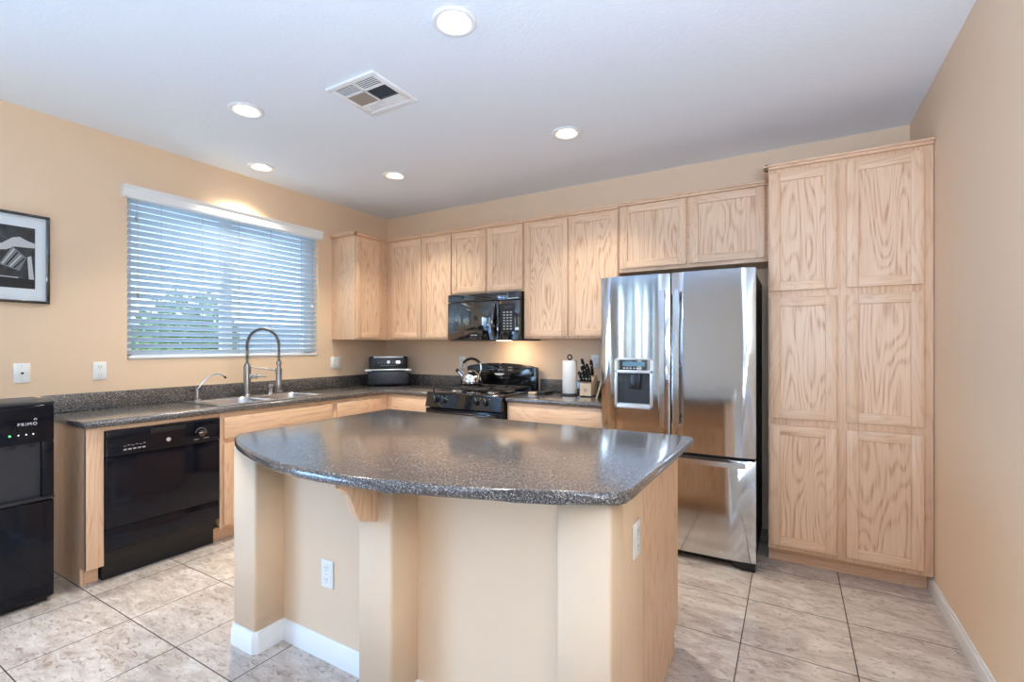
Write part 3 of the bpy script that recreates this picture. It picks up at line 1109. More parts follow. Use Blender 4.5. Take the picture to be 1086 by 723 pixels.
pr = B(T_LEFT).box(-3.282, qy1, qz0, qz1, 0.009, 0.0112).build('print', M_PRINT, pf)


def blob(pts, w, name, m):
    B(T_LEFT).poly(pts, w, w + 0.0004).build(name, m, pr, smooth=0)


# pale curved band, hatched lower bank and a slanting lattice shape, in greys
blob([(-3.282, 1.905), (-3.20, 1.90), (-3.10, 1.905), (-3.03, 1.915), (-2.985, 1.955), (-2.955, 1.965), (-2.92, 1.945), (-2.889, 1.935), (-2.889, 1.908), (-2.94, 1.905),
      (-2.975, 1.905), (-3.01, 1.882), (-3.10, 1.868), (-3.282, 1.862)], 0.0112, 'print_band', M_PR_L)
blob([(-3.04, 1.795), (-2.985, 1.905), (-2.925, 1.845), (-2.955, 1.765)], 0.0114, 'print_lattice', M_PR_M)
for k in range(4):
    a = k * 0.016
    blob([(-3.03 + a, 1.80 - a * 0.4), (-2.98 + a * 0.9, 1.892 - a), (-2.974 + a * 0.9, 1.888 - a), (-3.024 + a, 1.796 - a * 0.4)], 0.0117, 'print_line', M_PR_D if k % 2 else M_PR_L)
blob([(-2.915, 1.72), (-2.922, 1.85), (-2.905, 1.86), (-2.893, 1.72)], 0.0114, 'print_column', M_PR_L)
blob([(-3.282, 1.73), (-2.889, 1.72), (-2.889, 1.665), (-3.282, 1.665)], 0.0113, 'print_bank', M_PR_D)
blob([(-3.282, 1.737), (-2.96, 1.728), (-2.96, 1.722), (-3.282, 1.731)], 0.0116, 'print_line', M_PR_L)

# ================================================================== water dispenser
wd = thing('water_dispenser', 'glossy black bottom-loading water dispenser standing by the left wall', 'water dispenser', (0.44, -3.12, 0))
DX0, DX1, DY0, DY1, DZ = 0.285, 0.592, -3.275, -2.968, 1.045
b = B(T_ID)
b.box(DX0, DX1 - 0.02, DY0, DY1, 0.015, DZ - 0.012, 0.01)
b.build('body', M_BLACKD, wd)
B(T_ID).box(DX0, DX1 + 0.006, DY0 - 0.001, DY1 + 0.001, DZ - 0.022, DZ, 0.009, 3).build('lid', M_GREYP, wd)
b = B(T_LEFT)
b.box(DY0 + 0.001, DY1 - 0.001, 0.832, DZ - 0.022, DX1 - 0.03, DX1 + 0.006, 0.008, 3)
fp = b.build('control_panel', M_BLACKD, wd)
b = B(T_LEFT)
b.box(DY0 + 0.001, DY0 + 0.05, 0.545, 0.834, DX1 - 0.03, DX1 + 0.004, 0.006)
b.box(DY1 - 0.05, DY1 - 0.001, 0.545, 0.834, DX1 - 0.03, DX1 + 0.004, 0.006)
b.build('side_pillar', M_BLACKD, wd)
B(T_LEFT).box(DY0 + 0.04, DY1 - 0.04, 0.54, 0.84, DX1 - 0.024, DX1 - 0.016).build('alcove_back', M_GREYP, wd)
B(T_LEFT).box(DY0 + 0.001, DY1 - 0.001, 0.535, 0.552, DX1 - 0.03, DX1 + 0.012, 0.005).build('drip_tray', M_DARKM, wd)
B(T_LEFT).box(DY0 + 0.001, DY1 - 0.001, 0.03, 0.530, DX1 - 0.03, DX1 + 0.004, 0.008, 3).build('lower_door', M_BLACKD, wd)
B(T_LEFT).box(DY0 + 0.02, DY1 - 0.02, 0.0, 0.03, DX0 + 0.02, DX1 - 0.03).build('plinth', M_BLACKM, wd)
for y in (-3.19, -3.12, -3.05):
    b = B(T_LEFT)
    b.cyl((y, 0.832, DX1 - 0.008), (y, 0.812, DX1 - 0.008), 0.011, 0.008, 14)
    b.build('spout', M_BLACKM, wd)
lettering('brand_lettering', 'PRIMO', T_LEFT, -3.108, 0.925, DX1 + 0.0062, 0.021, M_WHITETXT, fp, 0.0004, 1.25)
b = B(T_LEFT)
ring = [(-3.042 + 0.005 * math.cos(R(a)), 0.953 + 0.005 * math.sin(R(a)), DX1 + 0.0066) for a in range(-60, 230, 24)]
b.tube(ring, 0.0011, 6)
b.build('brand_swirl', M_WHITETXT, fp)
for k, y in enumerate((-3.135, -3.104, -3.076, -3.05)):
    B(T_LEFT).cyl((y, 0.880, DX1 + 0.005), (y, 0.880, DX1 + 0.0075), 0.0042 if k == 0 else 0.003, seg=12).build('indicator_light', M_LED if k == 0 else M_LEDW, fp)

# ================================================================== dishwasher
dw = thing('dishwasher', 'black built-in dishwasher under the left worktop', 'dishwasher', (0.3, -2.456, 0))
b = B(T_LEFT)
b.box(-2.757, -2.155, 0.1, 0.843, 0.05, 0.58)
b.build('tub', M_BLACKM, dw)
B(T_LEFT).box(-2.762, -2.150, 0.300, 0.700, 0.58, 0.628, 0.005, 2).build('door', M_BLACKD, dw)
cp = B(T_LEFT).box(-2.762, -2.150, 0.702, 0.846, 0.58, 0.634, 0.007, 2).build('control_panel', M_BLACKD, dw)
b = B(T_LEFT)
b.box(-2.55, -2.36, 0.806, 0.834, 0.6338, 0.636, 0.001)
b.build('latch_pocket', M_BLACKM, cp)
B(T_LEFT).cyl((-2.456, 0.756, 0.633), (-2.456, 0.756, 0.638), 0.012, seg=18).build('badge', M_SILVER, cp)
kb = B(T_LEFT)
kb.cyl((-2.27, 0.765, 0.633), (-2.27, 0.765, 0.650), 0.024, 0.021, 24)
kn = kb.build('cycle_knob', M_BLACK, cp)
B(T_LEFT).box(-2.288, -2.268, 0.768, 0.772, 0.650, 0.6515).build('pointer', M_WHITETXT, kn)
b = B(T_LEFT)
arc = [(-2.27 + 0.033 * math.cos(R(a)), 0.765 + 0.033 * math.sin(R(a)), 0.6343) for a in range(-10, 190, 20)]
b.tube(arc, 0.0012, 5)
b.box(-2.312, -2.285, 0.727, 0.730, 0.6338, 0.6345).box(-2.255, -2.222, 0.729, 0.732, 0.6338, 0.6345)
b.build('dial_marks', M_GREYTXT, cp)
for k in range(5):
    u = -2.685 + k * 0.023
    B(T_LEFT).box(u, u + 0.016, 0.730, 0.738, 0.6335, 0.637, 0.001).build('button', M_GREYTXT, cp)
b = B(T_LEFT)
for k in range(6):
    u = -2.683 + k * 0.019
    b.box(u, u + 0.012, 0.752 + 0.004 * (k % 2), 0.755 + 0.004 * (k % 2), 0.6338, 0.6345)
b.build('panel_print', M_GREYTXT, cp)
B(T_LEFT).box(-2.762, -2.150, 0.172, 0.297, 0.56, 0.622, 0.004, 2).build('access_panel', M_BLACKD, dw)
B(T_LEFT).box(-2.757, -2.155, 0.0, 0.170, 0.50, 0.560, 0.003).build('toe_kick', M_BLACKM, dw)

# ================================================================== sink and taps
sk = thing('kitchen_sink', 'stainless double-bowl sink set in the worktop under the window', 'sink', (0.32, -1.685, CT))
SX0, SX1, SY0, SY1 = 0.055, 0.575, -2.130, -1.240
bowls = ((-2.085, -1.710), (-1.660, -1.285))
b = B()
zr = CT + 0.0005
b.box(SX0, 0.165, SY0, SY1, zr, zr + 0.007, 0.003)
b.box(0.525, SX1, SY0, SY1, zr, zr + 0.007, 0.003)
for (y0, y1) in ((SY0, -2.083), (-1.712, -1.658), (-1.287, SY1)):
    b.box(0.163, 0.527, y0, y1, zr, zr + 0.0068)
b.build('rim', M_SINK, sk)
for (y0, y1) in bowls:
    b = B()
    def rrect(x0, x1, ya, yb, r, z):
        o_ = []
        for (cx_, cy_, a0) in ((x1 - r, yb - r, 0), (x0 + r, yb - r, 90), (x0 + r, ya + r, 180), (x1 - r, ya + r, 270)):
            for k in range(5):
                a = R(a0 + 22.5 * k)
                o_.append(b.bm.verts.new((cx_ + r * math.cos(a), cy_ + r * math.sin(a), z)))
        return o_
    A0 = rrect(0.160, 0.530, y0 - 0.004, y1 + 0.004, 0.05, CT + 0.0075)
    A1 = rrect(0.166, 0.524, y0 + 0.002, y1 - 0.002, 0.06, CT - 0.004)
    A2 = rrect(0.172, 0.518, y0 + 0.008, y1 - 0.008, 0.06, CT - 0.165)
    A3 = rrect(0.200, 0.490, y0 + 0.035, y1 - 0.035, 0.05, CT - 0.185)
    for P_, Q_ in ((A0, A1), (A1, A2), (A2, A3)):
        for k in range(20):
            b.bm.faces.new((P_[k], P_[(k + 1) % 20], Q_[(k + 1) % 20], Q_[k]))
    b.bm.faces.new(A3)
    o = b.build('bowl', M_SINK, sk, smooth=50)
    B().cyl((0.345, (y0 + y1) / 2, CT - 0.1848), (0.345, (y0 + y1) / 2, CT - 0.182), 0.04, seg=24).build('drain', M_DARKM, o)

fx, fy = 0.108, -1.655
ZD = CT + 0.0078
fc = thing('kitchen_faucet', 'tall spring-neck pull-down faucet behind the sink', 'faucet', (fx, fy, ZD))
b = B()
b.lathe([(0.0, 0.0), (0.034, 0.0), (0.034, 0.006), (0.027, 0.012), (0.027, 0.235), (0.024, 0.245), (0.017, 0.262), (0.0, 0.262)], c=(fx, fy, ZD), seg=24)
b.build('body', M_NICKEL, fc)
dx, dy = 0.166, 0.166
cx_, cy_ = fx, fy
N = 40
arcpts = []
zb = ZD + 0.258
rise = 0.155
span = math.hypot(dx, dy)
ux, uy = dx / span, dy / span
arcpts.append((fx, fy, zb))
for k in range(1, 4):
    arcpts.append((fx, fy, zb + rise * k / 4))
for k in range(0, 25):
    a = math.pi - math.pi * k / 24
    s = span / 2 + span / 2 * math.cos(a)
    arcpts.append((fx + ux * s, fy + uy * s, zb + rise + 0.130 * math.sin(a)))
for k in range(1, 4):
    arcpts.append((fx + dx, fy + dy, zb + rise - 0.045 * k))
B().tube(arcpts, 0.0085, 10).build('hose', M_DARKM, fc)
# coil
fine = []
for i in range(len(arcpts) - 1):
    a_, b_ = Vector(arcpts[i]), Vector(arcpts[i + 1])
    for s in range(14):
        fine.append(a_.lerp(b_, s / 14))
cum = 0.0
coil = []
sidev = Vector((uy, -ux, 0))
for i in range(len(fine) - 1):
    d = (fine[i + 1] - fine[i])
    cum += d.length
    d.normalize()
    n2 = d.cross(sidev).normalized()
    an = cum / 0.0115 * 2 * math.pi
    coil.append(fine[i] + (sidev * math.cos(an) + n2 * math.sin(an)) * 0.0135)
B().tube(coil, 0.0029, 5).build('spring', M_NICKEL, fc)
hx, hy = fx + dx, fy + dy
zt = arcpts[-1][2]
B().lathe([(0.0, 0.0), (0.018, 0.0), (0.022, -0.02), (0.015, -0.028), (0.0135, -0.085), (0.022, -0.10), (0.022, -0.15), (0.029, -0.165), (0.030, -0.240), (0.024, -0.252), (0.0, -0.252)], c=(hx, hy, zt), seg=20).build('spray_head', M_NICKEL, fc)
zc = ZD + 0.235
b = B()
b.tube([(fx, fy, zc), (hx - ux * 0.02, hy - uy * 0.02, zt - 0.075)], 0.006, 10)
b.lathe([(0.021, -0.02), (0.024, -0.02), (0.024, 0.02), (0.021, 0.02)], c=(hx, hy, zt - 0.08), seg=20, close=True)
b.build('dock_arm', M_NICKEL, fc)
b = B()
zl = ZD + 0.158
b.cyl((fx, fy, zl), (fx + 0.052, fy + 0.052, zl), 0.021, 0.021)
b.tube([(fx + 0.045, fy + 0.045, zl), (fx + 0.07, fy + 0.07, zl + 0.002), (fx + 0.10, fy + 0.10, zl - 0.006)], [0.010, 0.008, 0.006], 10)
b.build('lever', M_NICKEL, fc)

ft = thing('filter_faucet', 'small slim gooseneck filtered-water tap at the left end of the sink', 'faucet', (0.105, -2.03, ZD))
qx, qy = 0.105, -2.03
B().lathe([(0, 0), (0.024, 0), (0.024, 0.006), (0.014, 0.012), (0.013, 0.075), (0.009, 0.085), (0, 0.085)], c=(qx, qy, ZD), seg=18).build('body', M_NICKEL, ft)
pts = [(qx, qy, ZD + 0.08), (qx + 0.01, qy + 0.03, ZD + 0.125), (qx + 0.02, qy + 0.075, ZD + 0.175), (qx + 0.03, qy + 0.11, ZD + 0.192), (qx + 0.045, qy + 0.145, ZD + 0.188), (qx + 0.055, qy + 0.17, ZD + 0.165)]
B().tube(pts, 0.005, 10).build('spout', M_CHROME, ft)
B().cyl((qx + 0.053, qy + 0.166, ZD + 0.170), (qx + 0.059, qy + 0.177, ZD + 0.155), 0.0075, seg=12).build('spout_tip', M_BLACKM, ft)
b = B()
b.tube([(qx, qy, ZD + 0.07), (qx - 0.005, qy - 0.03, ZD + 0.074), (qx - 0.006, qy - 0.042, ZD + 0.075)], [0.006, 0.005, 0.004], 8)
b.build('lever', M_BLACKM, ft)

sd = thing('soap_pump', 'short chrome pump cap on the sink deck beside the faucet', 'soap pump', (0.105, -1.455, ZD))
B().lathe([(0, 0), (0.021, 0), (0.021, 0.008), (0.014, 0.014), (0.017, 0.045), (0.010, 0.05), (0.010, 0.062), (0.0, 0.062)], c=(0.105, -1.455, ZD), seg=18).build('base', M_CHROME, sd)
b = B()
b.lathe([(0, 0.056), (0.023, 0.058), (0.025, 0.076), (0, 0.080)], c=(0.105, -1.455, ZD), seg=18)
b.tube([(0.105, -1.455, ZD + 0.068), (0.145, -1.455, ZD + 0.066)], 0.005, 8)
b.build('pump_head', M_CHROME, sd)

# ================================================================== air fryer (rotated to face the room from the corner)
s_f = 0.50
af = thing('air_fryer', 'dark two-drawer countertop air fryer with silver trim in the corner', 'air fryer', (0, 0, 0))
T_AF = Matrix(((1, 0, 0, 0), (0, 0, -1, 0), (0, 1, 0, 0), (0, 0, 0, 1)))


def afb():
    return B(T_AF)


hw = 0.205
b = afb()
b.T = Matrix.Identity(4)
b.poly([(-hw + 0.03, 0.25), (hw - 0.03, 0.25), (hw, 0.17), (hw, 0.012), (-hw, 0.012), (-hw, 0.17)], 0.012, 0.160, 0.012, 3, sides=True)
b.build('lower_drawer', M_NAVY, af)
b = B()
b.poly([(-hw + 0.045, 0.25), (hw - 0.045, 0.25), (hw - 0.012, 0.17), (hw - 0.012, 0.03), (-hw + 0.012, 0.03), (-hw + 0.012, 0.17)], 0.158, 0.302, 0.016, 3, sides=True)
b.build('upper_body', M_BLACKM, af)
cpn = afb().box(-hw + 0.045, hw - 0.045, 0.185, 0.285, -0.034, -0.018, 0.008, 3).build('control_panel', M_NAVY, af)
B(T_AF).box(-hw + 0.055, hw - 0.055, 0.286, 0.304, -0.075, -0.012, 0.006, 2).build('top_trim', M_SILVER, af)
b = afb()
b.box(-hw - 0.022, hw + 0.022, 0.158, 0.174, -0.03, 0.012, 0.007, 3)
b.box(-hw - 0.026, -hw + 0.04, 0.148, 0.174, -0.06, 0.014, 0.008, 3).box(hw - 0.04, hw + 0.026, 0.150, 0.174, -0.06, 0.014, 0.008, 3)
b.build('handle', M_SILVER, af)
B(T_AF).cyl((0.0, 0.245, -0.019), (0.0, 0.245, -0.006), 0.017, 0.015, 20).build('dial', M_SILVER, cpn)
B(T_AF).box(0.075, 0.115, 0.230, 0.256, -0.0185, -0.0165, 0.001).build('display', M_LEDW, cpn)
b = afb()
for u in (-0.10, -0.075, -0.045, 0.04, 0.055, 0.13):
    b.box(u, u + 0.008, 0.238, 0.242, -0.0185, -0.0172)
b.box(-0.08, 0.10, 0.210, 0.212, -0.0185, -0.0172)
b.build('panel_print', M_GREYTXT, cpn)
b = B()
for (x, y) in ((-0.16, 0.04), (0.16, 0.04), (-0.14, 0.22), (0.14, 0.22)):
    b.cyl((x, y, 0.0), (x, y, 0.014), 0.014, seg=12)
b.build('feet', M_BLACKM, af)
af.rotation_euler = (0, 0, R(45))
af.location = (0.0 + s_f / math.sqrt(2) + 0.012, -s_f / math.sqrt(2) + 0.012, CT + 0.0005)

# ================================================================== gas range
X0, X1 = 1.157, 1.927
rg = thing('gas_range', 'black freestanding gas range between the base cabinets', 'range', (1.54, -0.35, 0))
B(T_BACK).box(X0, X1, 0.06, 0.905, 0.03, 0.64, 0.003).build('body', M_BLACKM, rg)
B(T_BACK).box(X0 + 0.02, X1 - 0.02, 0.0, 0.06, 0.08, 0.58).build('plinth', M_BLACKM, rg)
b = B(T_BACK)
b.box(X0 - 0.002, X1 + 0.002, 0.905, 0.926, 0.03, 0.672, 0.008, 3)
ck = b.build('cooktop', M_BLACKR, rg)
# slanted control panel
TS = Matrix(((0, 0, 1, 0), (-1, 0, 0, 0), (0, 1, 0, 0), (0, 0, 0, 1)))
pn = B(TS).poly([(0.62, 0.918), (0.668, 0.918), (0.700, 0.800), (0.62, 0.800)], X0, X1, 0.004, 2).build('control_panel', M_BLACKR, rg)
dirp = Vector((0, -(0.143), -0.038)).normalized()   # outward normal of the slanted face


def on_panel(x, t, out=0.0):
    y = -(0.668 + 0.032 * t)
    z = 0.918 - 0.118 * t
    nrm = Vector((0, -0.118, 0.032)).normalized()
    return Vector((x, y, z)) + nrm * out


for x in (1.262, 1.352, 1.695, 1.785):
    b = B()
    b.cyl(on_panel(x, 0.5, -0.002), on_panel(x, 0.5, 0.022), 0.023, 0.019, 22)
    k_ = b.build('knob', M_BLACKR, pn)
    B().cyl(on_panel(x, 0.42, 0.021), on_panel(x, 0.30, 0.024), 0.0025, seg=8).build('pointer', M_GREYTXT, k_)
    b = B()
    for s in (-0.026, 0.026):
        b.cyl(on_panel(x + s, 0.22, 0.0), on_panel(x + s, 0.22, 0.001), 0.004, seg=8)
    b.build('burner_mark', M_GREYTXT, pn)
B(T_BACK).box(X0 + 0.004, X1 - 0.004, 0.20, 0.788, 0.64, 0.696, 0.006, 2).build('oven_door', M_BLACKD, rg)
b = B(T_BACK)
b.tube([(X0 + 0.04, 0.762, 0.692), (X0 + 0.05, 0.764, 0.728), (X0 + 0.12, 0.764, 0.742), (1.54, 0.764, 0.748), (X1 - 0.12, 0.764, 0.742), (X1 - 0.05, 0.764, 0.728), (X1 - 0.04, 0.762, 0.692)], 0.011, 12)
b.build('oven_handle', M_BLACKR, rg)
B(T_BACK).box(X0 + 0.004, X1 - 0.004, 0.07, 0.19, 0.64, 0.695, 0.005, 2).build('warming_drawer', M_BLACKD, rg)
# back guard
bgp = []
for k in range(0, 13):
    s = k / 12
    x = X0 + (X1 - X0) * s
    bgp.append((x, 1.128 + 0.036 * math.sin(math.pi * s) ** 0.75))
bg = B(T_BACK).poly([(X0, 0.90), (X1, 0.90)] + bgp[::-1], 0.026, 0.075, 0.008, 3).build('backguard', M_BLACKR, rg)
b = B(T_BACK)
b.poly([(1.30, 1.03), (1.90, 1.045), (1.90, 1.125), (1.80, 1.138), (1.54, 1.148), (1.30, 1.138), (1.20, 1.12), (1.20, 1.03)], 0.074, 0.088, 0.006, 2)
bf = b.build('control_fascia', M_BLACKR, bg)
b = B(T_BACK)
for (u, v_, n_) in ((1.43, 1.122, 3), (1.43, 1.100, 3), (1.54, 1.124, 2), (1.64, 1.122, 3), (1.64, 1.098, 3), (1.53, 1.098, 4)):
    for k in range(n_):
        b.box(u + k * 0.016, u + k * 0.016 + 0.009, v_, v_ + 0.006, 0.0878, 0.0886)
b.build('panel_print', M_GREYTXT, bf)
bd = [(1.54 + 0.055 * math.cos(R(a)), 1.068 + 0.020 * math.sin(R(a))) for a in range(180, 361, 15)]
B(T_BACK).poly(bd, 0.0875, 0.0905).build('badge', M_SILVER, bf)
# burners and grates
for (x, y) in ((1.35, -0.50), (1.73, -0.50), (1.35, -0.23), (1.73, -0.23)):
    b = B()
    b.lathe([(0, 0), (0.050, 0), (0.046, 0.006), (0.034, 0.008), (0.034, 0.016), (0.0, 0.018)], c=(x, y, 0.926), seg=24)
    br = b.build('burner', M_NICKEL, ck)
    B().lathe([(0, 0.0), (0.030, 0.0), (0.032, 0.004), (0.028, 0.009), (0, 0.010)], c=(x, y, 0.942), seg=24).build('burner_cap', M_IRON, br)
for (ga, gb) in ((X0 + 0.045, 1.530), (1.552, X1 - 0.045)):
    b = B()
    zg = 0.958
    r_ = 0.006
    ya, yb_ = -0.635, -0.115
    gm = (ga + gb) / 2
    ymid = (ya + yb_) / 2
    for (p, q) in (((ga, ya), (gb, ya)), ((ga, yb_), (gb, yb_)), ((ga, ya), (ga, yb_)), ((gb, ya), (gb, yb_)), ((ga, ymid), (gb, ymid))):
        b.tube([(p[0], p[1], zg), (q[0], q[1], zg)], r_, 8)
    for yc in (-0.50, -0.23):
        for k in range(8):
            an = k * math.pi / 4
            d0, d1 = 0.028, (0.16 if k % 2 == 0 else 0.12)
            p = (gm + d0 * math.cos(an), yc + d0 * math.sin(an), zg + 0.004)
            q = [gm + d1 * math.cos(an), yc + d1 * math.sin(an), zg]
            q[0] = min(max(q[0], ga), gb)
            q[1] = min(max(q[1], ya), yb_)
            b.tube([p, tuple(q)], 0.005, 6)
    for (x, y) in ((ga, ya), (gb, ya), (ga, yb_), (gb, yb_)):
        b.cyl((x, y, 0.925), (x, y, zg), 0.008, seg=8)
    b.build('grate', M_IRON, rg)

# kettle on the left grate
kx, ky, kz = 1.352, -0.275, 0.9685
kt = thing('kettle', 'polished steel kettle on the left rear burner of the range', 'kettle', (kx, ky, kz))
B().lathe([(0, 0), (0.085, 0), (0.097, 0.008), (0.100, 0.03), (0.094, 0.065), (0.078, 0.095), (0.05, 0.112), (0.045, 0.116), (0.0, 0.118)], c=(kx, ky, kz), seg=36).build('body', M_CHROME, kt)
b = B()
b.lathe([(0.046, 0.116), (0.040, 0.126), (0.012, 0.132), (0.008, 0.138), (0.0, 0.138)], c=(kx, ky, kz), seg=24)
ld_ = b.build('lid', M_CHROME, kt)
B().sphere((kx, ky, kz + 0.148), 0.014).build('lid_knob', M_BLACKM, ld_)
b = B()
b.tube([(kx - 0.07, ky - 0.03, kz + 0.07), (kx - 0.10, ky - 0.04, kz + 0.10), (kx - 0.122, ky - 0.05, kz + 0.125)], [0.024, 0.018, 0.014], 14)
sp_ = b.build('spout', M_CHROME, kt)
B().tube([(kx - 0.116, ky - 0.047, kz + 0.118), (kx - 0.134, ky - 0.055, kz + 0.137)], 0.016, 14).build('whistle', M_BLACKM, sp_)
hp = []
for k in range(17):
    a = R(-25 + k * 230 / 16)
    hp.append((kx + 0.088 * math.cos(a), ky + 0.03 * math.cos(a), kz + 0.150 + 0.088 * math.sin(a)))
B().tube(hp, 0.0085, 10).build('handle', M_CHROME, kt)
B().tube(hp[4:13], 0.0125, 10).build('handle_grip', M_BLACKM, kt)
for (i, s) in ((0, 1), (-1, -1)):
    p = hp[i]
    B().tube([p, (kx + s * 0.072, ky + s * 0.024, kz + 0.096)], 0.008, 8).build('handle_bracket', M_CHROME, kt)

# ================================================================== microwave
mw = thing('microwave', 'black over-the-range microwave under the short wall cabinet', 'microwave', (1.55, -0.2, 1.37))
MX0, MX1, MZ0, MZ1, MF = 1.171, 1.931, 1.372, 1.793, 0.385
B(T_BACK).box(MX0, MX1, MZ0, MZ1, 0.004, MF - 0.025, 0.003).build('body', M_BLACKM, mw)
vg = B(T_BACK).box(MX0, MX1, 1.722, MZ1, MF - 0.026, MF + 0.012, 0.006, 2).build('vent_grille', M_BLACK, mw)
b = B(T_BACK)
for k in range(4):
    b.box(MX0 + 0.02, MX1 - 0.13, 1.733 + k * 0.013, 1.739 + k * 0.013, MF + 0.0115, MF + 0.0145, 0.001)
b.build('grille_bars', M_BLACKD, vg)
B(T_BACK).box(MX1 - 0.105, MX1 - 0.03, 1.735, 1.782, MF + 0.0115, MF + 0.014, 0.004).build('vent_badge', M_GREYP, vg)
dr = B(T_BACK).box(MX0, 1.725, MZ0 + 0.004, 1.718, MF - 0.026, MF + 0.014, 0.006, 2).build('door', M_BLACK, mw)
B(T_BACK).box(MX0 + 0.075, 1.625, MZ0 + 0.09, 1.66, MF + 0.0135, MF + 0.0155, 0.003).build('door_window', M_BLACK, dr)
b = B(T_BACK)
b.tube([(1.690, MZ0 + 0.02, MF + 0.012), (1.686, MZ0 + 0.06, MF + 0.04), (1.682, MZ0 + 0.17, MF + 0.055), (1.686, MZ0 + 0.28, MF + 0.04), (1.690, MZ0 + 0.325, MF + 0.012)], [0.012, 0.017, 0.019, 0.017, 0.012], 12)
b.build('door_handle', M_BLACK, dr)
cp = B(T_BACK).box(1.727, MX1, MZ0 + 0.004, 1.718, MF - 0.026, MF + 0.012, 0.006, 2).build('control_panel', M_BLACK, mw)
pd_ = B(T_BACK).box(1.735, 1.885, MZ0 + 0.075, 1.69, MF + 0.0115, MF + 0.016, 0.004).build('keypad', M_BLACKM, cp)
b = B(T_BACK)
b.box(1.783, 1.858, 1.647, 1.668, MF + 0.0155, MF + 0.0168)
b.build('display', M_GREYP, cp)
b = B(T_BACK)
for i in range(3):
    for j in range(7):
        b.box(1.772 + i * 0.034, 1.792 + i * 0.034, 1.465 + j * 0.024, 1.475 + j * 0.024, MF + 0.0155, MF + 0.0166)
b.build('key_legends', M_GREYTXT, cp)
B(T_BACK).box(1.43, 1.50, MZ0 + 0.045, MZ0 + 0.052, MF + 0.0135, MF + 0.0145).build('badge', M_GREYTXT, dr)
B(T_BACK).box(1.66, 1.77, MZ0 - 0.003, MZ0 + 0.002, 0.24, 0.33, 0.001).build('cooktop_lamp', M_LAMP, mw)
ld = bpy.data.lights.new('cooktop_light', 'AREA')
ld.size = 0.12
ld.energy = 1.6
ld.color = (1.0, 0.74, 0.5)
lo = bpy.data.objects.new('cooktop_light', ld)
COL.objects.link(lo)
lo.parent = mw
lo.location = Vector((1.715, -0.20, MZ0 - 0.008)) - Vector(mw['_o'])
lo.rotation_euler = (R(25), 0, 0)

# ================================================================== refrigerator
fr = thing('refrigerator', 'stainless french-door refrigerator with ice dispenser beside the pantry', 'refrigerator', (3.27, -0.42, 0))
FX0, FX1, FF = 2.797, 3.739, 0.806
B(T_BACK).box(FX0 + 0.004, FX1 - 0.004, 0.03, 1.765, 0.03, 0.735, 0.004).build('cabinet_body', M_FRSIDE, fr)
# doors with a gently crowned face
def fdoor(name, u0, u1, v0, v1, crown_=0.003):
    n = 12
    pts = [(u0, 0.742)]
    for k in range(n + 1):
        s = k / n
        e = min(1.0, min(s, 1 - s) / 0.03)
        pts.append((u0 + (u1 - u0) * s, FF - 0.010 * (1 - e) ** 2 - crown_ * (2 * s - 1) ** 2 * 0.5))
    pts.append((u1, 0.742))
    M_ = Matrix(((1, 0, 0, 0), (0, -1, 0, 0), (0, 0, 1, 0), (0, 0, 0, 1)))   # u->x v->-y w->z
    return B(M_).poly(pts, v0, v1, 0.003, 2).build(name, M_STEEL, fr, smooth=40)


ldr = fdoor('door', FX0, 3.2535, 0.664, 1.787)
rdr = fdoor('door', 3.2625, FX1, 0.664, 1.787)
fz = fdoor('freezer_drawer', FX0, FX1, 0.050, 0.646, 0.003)
B(T_BACK).box(FX0 + 0.01, FX1 - 0.01, 0.03, 1.76, 0.733, 0.745).build('door_gasket', M_BLACKM, fr)


def vhandle(x, door_):
    b = B(T_BACK)
    n = 14
    pts = []
    for k in range(n + 1):
        s = k / n
        v_ = 0.815 + 0.86 * s
        pts.append((FF + 0.040 + 0.018 * math.sin(math.pi * s), v_))
    Mh = Matrix(((0, 0, 1, 0), (-1, 0, 0, 0), (0, 1, 0, 0), (0, 0, 0, 1)))
    b = B(Mh)
    prof = pts + [(p[0] - 0.013, p[1]) for p in pts[::-1]]
    b.poly(prof, x - 0.0155, x + 0.0155, 0.004, 2)
    h = b.build('handle', M_STEELH, door_)
    b = B(T_BACK)
    for v_ in (0.85, 1.64):
        b.box(x - 0.011, x + 0.011, v_ - 0.018, v_ + 0.018, FF - 0.012, FF + 0.036, 0.003)
    b.build('standoff', M_DARKM, h)


vhandle(3.215, ldr)
vhandle(3.302, rdr)
Mh2 = Matrix(((1, 0, 0, 0), (0, -1, 0, 0), (0, 0, 1, 0), (0, 0, 0, 1)))
pts = []
for k in range(15):
    s = k / 14
    pts.append((2.85 + 0.84 * s, FF + 0.038 + 0.014 * math.sin(math.pi * s)))
b = B(Mh2)
b.poly(pts + [(p[0], p[1] - 0.013) for p in pts[::-1]], 0.608, 0.638, 0.004, 2)
hz_ = b.build('handle', M_STEELH, fz)
b = B(T_BACK)
for x in (2.885, 3.655):
    b.box(x - 0.018, x + 0.018, 0.612, 0.634, FF - 0.012, FF + 0.034, 0.003)
b.build('standoff', M_DARKM, hz_)
# ice and water dispenser
q0, q1, r0, r1 = 2.895, 3.148, 0.915, 1.246
